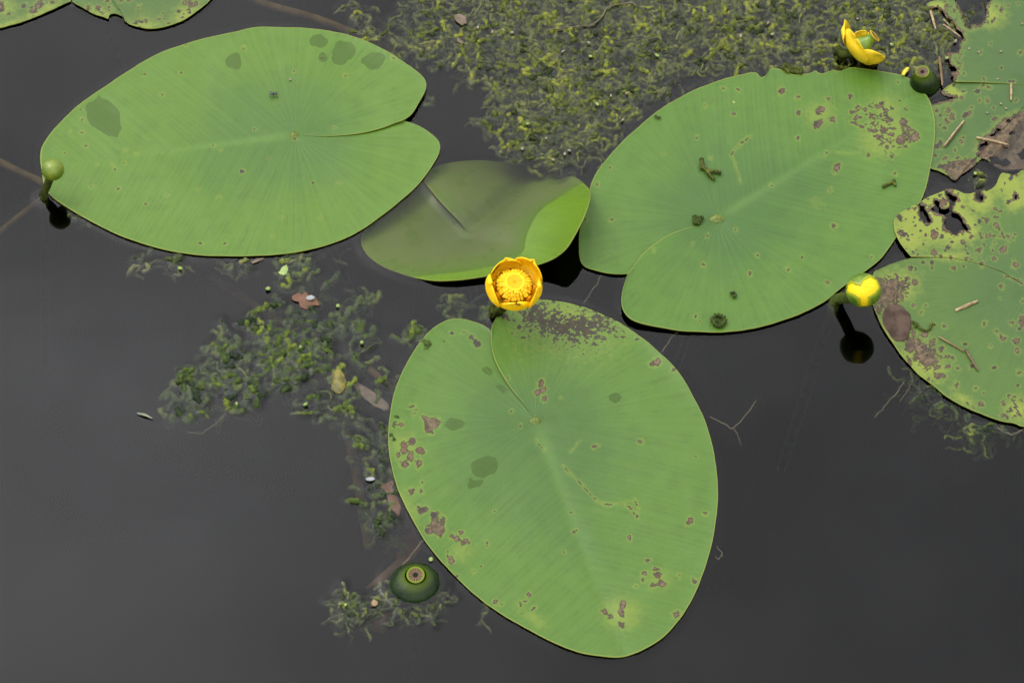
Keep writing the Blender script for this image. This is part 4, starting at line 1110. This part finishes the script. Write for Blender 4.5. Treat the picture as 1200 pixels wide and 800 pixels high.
flat_leaf('dead_leaf', [(410, 446), (418, 447), (432, 455), (444, 463), (456, 473), (457, 480), (450, 481), (438, 475), (427, 467), (419, 458)], -.0050, M_tan, 'grey tan strip of dead reed sunk beside the left rim of the lower centre pad', 'dead reed', None, .0012)
flat_leaf('dead_leaf', [(443, 570), (452, 566), (460, 562), (463, 570), (466, 582), (470, 594), (468, 604), (460, 598), (455, 588), (452, 578)], -.0015, M_rust, 'rusty dead leaf sunk at the left rim of the lower centre pad', 'dead leaf', None, .001)
flat_leaf('dead_leaf', [(476, 600), (486, 618), (494, 640), (488, 652), (470, 662), (452, 680), (432, 690), (428, 688), (446, 674), (464, 660), (478, 638)], -.036, M_rust, 'long brown dead leaf sunk deep above the half sunk seed pod', 'dead leaf', None, .002)
flat_leaf('dead_leaf', [(430, 712), (455, 716), (462, 730), (450, 742), (432, 738), (424, 726)], -.034, M_rust, 'blurred brown dead leaf sunk deep below the half sunk seed pod', 'dead leaf', None, .002)
flat_leaf('dead_leaf', [(532, 18), (538, 16), (546, 19), (547, 27), (541, 30), (534, 25)], .0022, M_tan, 'tan leaf flake lying on the thin left part of the weed mat', 'dead leaf', None, .0012)
flat_leaf('dead_leaf', [(535, 43), (540, 46), (544, 50), (541, 52), (536, 49)], .0020, M_tan, 'tiny tan sliver just below the tan leaf flake', 'dead leaf', None, .0006)
flat_leaf('dead_leaf', [(294, 307), (302, 303), (309, 302), (309, 304), (302, 307), (296, 309)], .0008, M_tan, 'thin pinkish sliver floating under the rim of the upper left pad', 'dead leaf', None, .0006)
flat_leaf('green_leaflet', [(326, 320), (331, 312), (336, 310), (338, 315), (336, 321), (331, 323)], .0004, simple_mat('leaflet_green', (.15, .24, .05), (.24, .32, .09), 200, .4, .3), 'small pale green leaflet floating below the upper left pad', 'leaflet', None, .0008)
flat_leaf('fallen_sepal', [(1056, 88), (1058, 83), (1062, 79), (1066, 79), (1064, 84), (1060, 89)], .0045, M_sepal_old if False else simple_mat('loose_petal_yellow', (.55, .45, .01), (.62, .52, .03), 200, .4, .2), 'small yellow sepal tip standing between the withered flower and the smaller seed pod', 'sepal', None, .002)

M_white = simple_mat('white_fluff', (.20, .21, .21), (.32, .33, .33), 500, .5, .4)
M_duck = simple_mat('duckweed_green', (.13, .21, .03), (.22, .29, .07), 500, .45, .3)
M_fleck = simple_mat('seed_fleck', (.15, .125, .075), (.26, .22, .15), 500, .6, .4)


def fleck(name, px, py, z, rx, ry, rot, mat, label, cat, group=None):
    d, t_ = ico_dirs(2)
    v = d * np.array([rx, ry, min(rx, ry) * .5])
    ca, sa = math.cos(rot), math.sin(rot)
    v = np.stack([v[:, 0] * ca - v[:, 1] * sa, v[:, 0] * sa + v[:, 1] * ca, v[:, 2]], 1)
    v += RNG.normal(0, min(rx, ry) * .1, v.shape)
    o = mesh_obj(name, v, t_, mat)
    o.location = V(px, py, z)
    return tag(o, label, cat, group)


fleck('white_petal', 364, 349, .0035, .0040, .0028, .2, M_white, 'white blob on the rust red leaf scrap in the loose weed patch', 'petal')
fleck('white_petal', 434, 561, .0016, .0042, .0022, .1, M_white, 'white flake floating beside the left rim of the lower centre pad', 'petal')
fleck('pink_petal', 439, 706, .0018, .0030, .0036, .3, simple_mat('pink_flesh', (.20, .11, .06), (.26, .19, .09), 300, .5, .3), 'pinkish cream flake in the weed left of the half sunk seed pod', 'petal')
for px, py in [(211, 314), (277, 473), (352, 406), (358, 473), (424, 401), (396, 358), (314, 338), (1110, 68), (1045, 52), (692, 66), (505, 655), (860, 120), (700, 122), (618, 145), (770, 65), (1143, 203), (405, 708)]:
    fleck('duckweed', px, py, .0022, random.uniform(.0015, .0026), random.uniform(.0013, .0019), random.uniform(0, 3), M_duck, 'speck of light green duckweed caught on floating weed', 'duckweed', 'duckweed specks on the weed')
for px, py in [(662, 180), (640, 162), (730, 140), (735, 109), (648, 187), (612, 174), (660, 60), (590, 35), (690, 50), (900, 27), (905, 40), (868, 42), (716, 112), (600, 38), (1120, 48), (560, 32), (577, 37), (667, 176), (1005, 22)]:
    fleck('seed', px, py, .0024, random.uniform(.0012, .0026), random.uniform(.0009, .0014), random.uniform(0, 3), M_fleck, 'pale seed or flake lying on the thick weed mat', 'seed', 'pale seeds on the thick weed mat')
for px, py, z in [(340, 93, .004), (1136, 57, .004), (1173, 60, .004), (1147, 61, .004), (1179, 127, .004), (1157, 132, .004), (1173, 121.5, .004), (1198, 28, .004), (1169, 92.5, .004)]:
    fleck('seed', px, py, z - .0010, random.uniform(.0012, .0020), .0010, random.uniform(0, 3), M_fleck, 'pale seed or flake lying on a lily pad', 'seed', 'pale seeds on the pads')

o = tube('pale_sprig', [PW(161, 484, .0015), PW(170, 486, .002), PW(178, 490, .001)], [.0005, .0011, .0005], simple_mat('sprig_pale', (.16, .20, .10), (.26, .29, .19), 300, .5, .2), None, 12, 6)
tag(o, 'short pale curved sprig at the far left tip of the loose weed patch', 'sprig')

# pollen and dust adrift on the open water
pv, pf, pb = [], [], 0
rs = np.random.default_rng(77)
d1, t1_ = ico_dirs(1)
for _i in range(130):
    w_ = PW(rs.uniform(0, 1200), rs.uniform(0, 800), .0004)
    pv.append(d1 * np.array([1, .8, .35]) * rs.uniform(.00018, .00045) + w_); pf.append(t1_ + pb); pb += len(d1)
tag(mesh_obj('pollen', np.concatenate(pv), np.concatenate(pf), M_fleck), 'pale specks of pollen and dust adrift on the water', 'pollen', None, 'stuff')

# fly on leaf A
fly = thing('fly', PW(320, 110, .003), 'small dark fly sitting on the fresh upper left pad', 'fly')
M_fly = simple_mat('fly_black', (.01, .01, .01), (.03, .03, .03), 600, .4, .2)
fc = PW(320, 110, .0042)
d3, t3 = ico_dirs(3)
bv = np.concatenate([d3 * [.0022, .0012, .0011] + fc, d3 * [.0010, .0011, .0010] + fc + [.0028, 0, 0]])
bf = [np.concatenate([t3, t3 + len(d3)])]
LV, LF, base = [], [], 0
for sgn in (-1, 1):
    for dx in (-.0012, .0003, .0018):
        p = smooth_path([fc + [dx, 0, 0], fc + [dx * 1.7, sgn * .0018, .0006], fc + [dx * 2.3, sgn * .0034, -.0022]], 8)
        v_, f_ = tube_arrays(p, .00022, 5); LV.append(v_); LF.append(f_ + base); base += len(v_)
keep(mesh_obj('body', np.concatenate([bv] + LV), [bf[0], np.concatenate(LF) + len(bv)], M_fly, fly))
M_wing = simple_mat('fly_wing', (.03, .035, .03), (.06, .065, .06), 500, .6, .1)
for sgn in (-1, 1):
    wv = d3 * [.0022, .0008, .00012]
    a = sgn * .5; ca, sa = math.cos(a), math.sin(a)
    wv = np.stack([wv[:, 0] * ca - wv[:, 1] * sa, wv[:, 0] * sa + wv[:, 1] * ca, wv[:, 2]], 1) + fc + [-.0016, -sgn * .0010, .0012]
    keep(mesh_obj('wing', wv, t3, M_wing, fly))

# threads and sunk stems
M_thread = simple_mat('root_thread', (.06, .05, .022), (.12, .10, .045), 200, .6, .2)


def thread(pts, z, label, r=.0005, name='root_thread', cat='root', mat=None, group=None, wig=1.2):
    P = smooth_path(np.array(pts, float), 40)
    P[:, 0] += wig * (vnoise(np.arange(40) * .35, np.zeros(40) + pts[0][0], 3) - .5) * 2
    P[:, 1] += wig * (vnoise(np.arange(40) * .35, np.zeros(40) + pts[0][1], 9) - .5) * 2
    w = PW(P[:, 0], P[:, 1], np.linspace(*z, 40) if isinstance(z, tuple) else z)
    v, f = tube_arrays(w, r, 6)
    return tag(mesh_obj(name, v, f, mat or M_thread), label, cat, group)


thread([(832, 489), (850, 497), (858, 501), (872, 489), (887, 470)], (-.001, -.002), 'fine brown root thread curving out from the right rim of the lower centre pad', .0006)
thread([(858, 501), (864, 508), (868, 522)], -.002, 'short root thread hanging from the curved root right of the lower centre pad', .0004)
thread([(1060, 448), (1045, 466), (1030, 484), (1024, 488)], (-.002, -.008), 'pale hairy root drifting out below the ragged right pad', .0006)
thread([(1070, 448), (1062, 460), (1055, 470)], (-.003, -.008), 'short faint root below the ragged right pad', .0004)
thread([(706, 321), (698, 335), (684, 355)], -.002, 'thin straw coloured root under the lower left rim of the upper right pad', .0005)
thread([(795, 388), (787, 396), (776, 412)], -.001, 'thin root just under the bottom rim of the upper right pad', .0005)
thread([(840, 640), (846, 648), (842, 656), (838, 652)], -.002, 'tiny curled root at the right rim of the lower centre pad', .0005)
thread([(1168, 500), (1180, 508), (1192, 508), (1200, 502)], -.002, 'loose pale root under the bottom of the ragged right pad', .0009)
thread([(275, 475), (260, 488), (240, 506), (220, 508)], -.006, 'faint root drifting below the loose weed patch', .0005)
thread([(520, 605), (490, 640), (472, 662)], -.006, 'straight thin twig sunk above the half sunk seed pod', .0007, 'sunk_twig', 'twig', M_old_stem)
thread([(640, 36), (660, 33), (690, 30), (705, 20), (715, 8), (740, 3), (745, 8)], .0022, 'long pale root snaking across the top of the weed mat', .0007, mat=M_thread)

for pts, z, r, label in [([(-20, 180), (20, 200), (48, 213), (80, 232)], -.038, .0035, 'brown rotten reed sunk at the left edge behind the green bud'),
                         ([(-10, 280), (20, 255), (45, 236), (70, 215)], -.045, .0026, 'faint rotten reed rising from the left edge to the green bud'),
                         ([(278, -6), (320, 8), (370, 22), (420, 42), (460, 62)], -.040, .0040, 'long rotten reed sunk above the upper left pad'),
                         ([(225, 310), (260, 332), (300, 358), (330, 378)], -.058, .0038, 'rotten reed sunk above the loose weed patch'),
                         ([(398, 480), (410, 520), (420, 570), (432, 640)], -.055, .0042, 'rotten reed sunk left of the lower centre pad'),
                         ([(430, 430), (470, 465), (520, 500)], -.030, .0034, 'rotten reed running under the left rim of the lower centre pad')]:
    p = PW([q[0] for q in pts], [q[1] for q in pts], z)
    o = tube('rotting_reed', p, r, M_old_stem, None, 30, 10)
    tag(o, label, 'reed', 'rotten reeds sunk in the pond')

# ------------------------------------------------------------------ water
X0, X1, Y0, Y1, H = -.60, .60, -.46, .56, .0016
gx = np.arange(X0, X1 + 1e-9, H); gy = np.arange(Y0, Y1 + 1e-9, H)
acc = np.zeros((len(gx), len(gy)))


def splat(xy, w):
    i = np.round((xy[:, 0] - X0) / H).astype(int); j = np.round((xy[:, 1] - Y0) / H).astype(int)
    m = (i >= 0) & (j >= 0) & (i < len(gx)) & (j < len(gy))
    np.add.at(acc, (i[m], j[m]), (np.broadcast_to(w, i.shape))[m])


def gblur(a, sig):
    kx = np.fft.fftfreq(a.shape[0], H)[:, None]; ky = np.fft.rfftfreq(a.shape[1], H)[None, :]
    return np.fft.irfft2(np.fft.rfft2(a) * np.exp(-2 * (np.pi * sig) ** 2 * (kx ** 2 + ky ** 2)), a.shape)


wc = np.concatenate(WEED_CONTACT)
splat(wc[:, :2], 1.0)
h1 = gblur(acc, .0024); acc[:] = 0
hw = .0005 * (1 - np.exp(-h1 * 6.0))
for rim in RIMS:
    splat(rim, .7)
h2 = gblur(acc, .0030); acc[:] = 0
hr = .0007 * (1 - np.exp(-h2 * 3.0))
cc = np.array(CONTACT)
for x, y, r in cc:
    for a in np.linspace(0, 2 * np.pi, 24):
        splat(np.array([[x + r * math.cos(a), y + r * math.sin(a)]]), 1.2)
h3 = gblur(acc, .0030)
hc = .0012 * (1 - np.exp(-h3 * 2.5))
GX, GY = np.meshgrid(gx, gy, indexing='ij')
ripple = (.00022 * (fbm(GX * 9 - GY * 5 + 40, GY * 17 + 40, 31, 2) - .4))
fade = np.clip(np.minimum(np.minimum(GX - X0, X1 - GX), np.minimum(GY - Y0, Y1 - GY)) / .03, 0, 1)
hz = (np.maximum(hw, np.maximum(hr, hc)) + ripple) * fade
FAR = 40.0
far_x = np.array([FAR, 15, 6, 3, 1.5, .95, .75, .65]); far_l = -far_x
xs = np.concatenate([far_l, gx, far_x[::-1]]); ys = np.concatenate([far_l, gy, far_x[::-1]])
NX, NY = len(xs), len(ys)
Zw = np.zeros((NX, NY)); k = len(far_l)
Zw[k:k + len(gx), k:k + len(gy)] = hz
XX, YY = np.meshgrid(xs, ys, indexing='ij')
top = np.stack([XX, YY, Zw], -1).reshape(-1, 3)
Ft = grid_faces(NX, NY)
idx = np.arange(NX * NY).reshape(NX, NY)
loop = np.concatenate([idx[:, 0], idx[-1, 1:], idx[::-1, -1][1:], idx[0, ::-1][1:-1]])
bot = top[loop].copy(); bot[:, 2] = -.5
nb = len(top); L = len(loop)
jj = np.arange(L); j2 = (jj + 1) % L
Fs = np.stack([loop[jj], nb + jj, nb + j2, loop[j2]], -1)
cen = nb + L
Fb = np.stack([nb + j2, nb + jj, np.full(L, cen)], -1)
t = NT('pond_water')
fr = t.n('ShaderNodeFresnel', ins={'IOR': 1.35})
tr = t.n('ShaderNodeBsdfTransparent', ins={'Color': (1, 1, 1)})
gl = t.n('ShaderNodeBsdfGlossy', ins={'Color': (1, 1, 1), 'Roughness': 0.0})
mx = t.n('ShaderNodeMixShader', ins={0: fr.outputs[0], 1: tr.outputs[0], 2: gl.outputs[0]})
t.t.links.new(mx.outputs[0], t.out.inputs['Surface'])
va = t.n('ShaderNodeVolumeAbsorption', ins={'Color': (.36, .34, .10), 'Density': 21.0})
t.t.links.new(va.outputs[0], t.out.inputs['Volume'])
water = mesh_obj('water', np.concatenate([top, bot, [[0, 0, -.5]]]), [Ft, Fs, Fb], t.m)
tag(water, 'still dark pond water reflecting a grey sky', None, None, 'structure')

bedm = simple_mat('pond_mud', (.022, .017, .010), (.05, .04, .024), 3, .9, .5, .02)
bn = 60
bx = np.linspace(-FAR * 1.5, FAR * 1.5, bn)
BX, BY = np.meshgrid(bx, bx, indexing='ij')
bed = mesh_obj('pond_bed', np.stack([BX, BY, -.46 + .02 * (fbm(BX * .7 + 90, BY * .7 + 90, 3) - .5)], -1).reshape(-1, 3), grid_faces(bn, bn), bedm)
tag(bed, 'dark muddy pond bed', None, None, 'structure')

# ------------------------------------------------------------------ sky, sun, camera
SUN_EL, SUN_AZ = R(58), R(-58)      # azimuth from +Y towards +X: veiled sun ahead to the left
w = bpy.data.worlds.new('World'); scene.world = w; w.use_nodes = True
nt = w.node_tree; nt.nodes.clear()
wo = nt.nodes.new('ShaderNodeOutputWorld'); bg = nt.nodes.new('ShaderNodeBackground')
sky = nt.nodes.new('ShaderNodeTexSky'); sky.sky_type = 'NISHITA'; sky.sun_disc = False
sky.sun_elevation = SUN_EL; sky.sun_rotation = SUN_AZ; sky.dust_density = 4.0; sky.air_density = 1.0
hs = nt.nodes.new('ShaderNodeHueSaturation'); hs.inputs['Saturation'].default_value = .14; hs.inputs['Value'].default_value = 2.5
tc = nt.nodes.new('ShaderNodeTexCoord')
no = nt.nodes.new('ShaderNodeTexNoise'); no.inputs['Scale'].default_value = 5.0; no.inputs['Detail'].default_value = 4; no.inputs['Roughness'].default_value = .5
mr = nt.nodes.new('ShaderNodeMapRange'); mr.inputs[1].default_value = .25; mr.inputs[2].default_value = .75; mr.inputs[3].default_value = .50; mr.inputs[4].default_value = 1.52
ml = nt.nodes.new('ShaderNodeMix'); ml.data_type = 'RGBA'; ml.blend_type = 'MULTIPLY'; ml.inputs[0].default_value = 1.0
mp_ = nt.nodes.new('ShaderNodeMapping'); mp_.inputs['Location'].default_value = (11.9, 6.3, 4.2)
nt.links.new(tc.outputs['Generated'], mp_.inputs['Vector']); nt.links.new(mp_.outputs[0], no.inputs['Vector']); nt.links.new(no.outputs[0], mr.inputs[0])
nt.links.new(sky.outputs[0], hs.inputs['Color']); ov_ = nt.nodes.new('ShaderNodeMix'); ov_.data_type = 'RGBA'; ov_.inputs[0].default_value = .58
ov_.inputs[7].default_value = (15.0, 15.1, 15.4, 1)          # even overcast deck over the sky
nt.links.new(hs.outputs[0], ov_.inputs[6])
sx_ = nt.nodes.new('ShaderNodeSeparateXYZ'); nt.links.new(tc.outputs['Generated'], sx_.inputs[0])
hz_ = nt.nodes.new('ShaderNodeMapRange'); hz_.interpolation_type = 'SMOOTHSTEP'
for i_, v_ in ((1, .02), (2, .66), (3, .22), (4, 1.0)): hz_.inputs[i_].default_value = v_
nt.links.new(sx_.outputs[2], hz_.inputs[0])
mh = nt.nodes.new('ShaderNodeMix'); mh.data_type = 'RGBA'; mh.blend_type = 'MULTIPLY'; mh.inputs[0].default_value = 1.0
nt.links.new(ov_.outputs[2], mh.inputs[6]); nt.links.new(hz_.outputs[0], mh.inputs[7])
nt.links.new(mh.outputs[2], ml.inputs[6]); nt.links.new(mr.outputs[0], ml.inputs[7])
nt.links.new(ml.outputs[2], bg.inputs['Color']); bg.inputs['Strength'].default_value = .15
nt.links.new(bg.outputs[0], wo.inputs['Surface'])

sun = bpy.data.lights.new('sun', 'SUN'); sun.energy = .5; sun.angle = R(30); sun.color = (1, .97, .93)
so = bpy.data.objects.new('sun', sun); COL.objects.link(so)
sd_ = Vector((math.cos(SUN_EL) * math.sin(SUN_AZ), math.cos(SUN_EL) * math.cos(SUN_AZ), math.sin(SUN_EL)))
so.rotation_euler = (-sd_).to_track_quat('-Z', 'Y').to_euler(); so.location = sd_ * 5

cam = bpy.data.cameras.new('camera'); cam.sensor_fit = 'HORIZONTAL'; cam.angle = 2 * math.atan(600 / FPX)
cam.clip_start = .05; cam.clip_end = 300
co = bpy.data.objects.new('camera', cam); COL.objects.link(co)
co.location = CAM; co.rotation_euler = (R(40), 0, 0)
scene.camera = co

vs = scene.view_settings
vs.view_transform = 'Standard'; vs.look = 'None'; vs.gamma = 1.0; vs.use_curve_mapping = False
vs.exposure = 0.0
scene.cycles.max_bounces = 8; scene.cycles.transparent_max_bounces = 16
scene.cycles.use_denoising = True
scene.cycles.use_adaptive_sampling = False
scene.cycles.denoising_input_passes = 'RGB_ALBEDO'
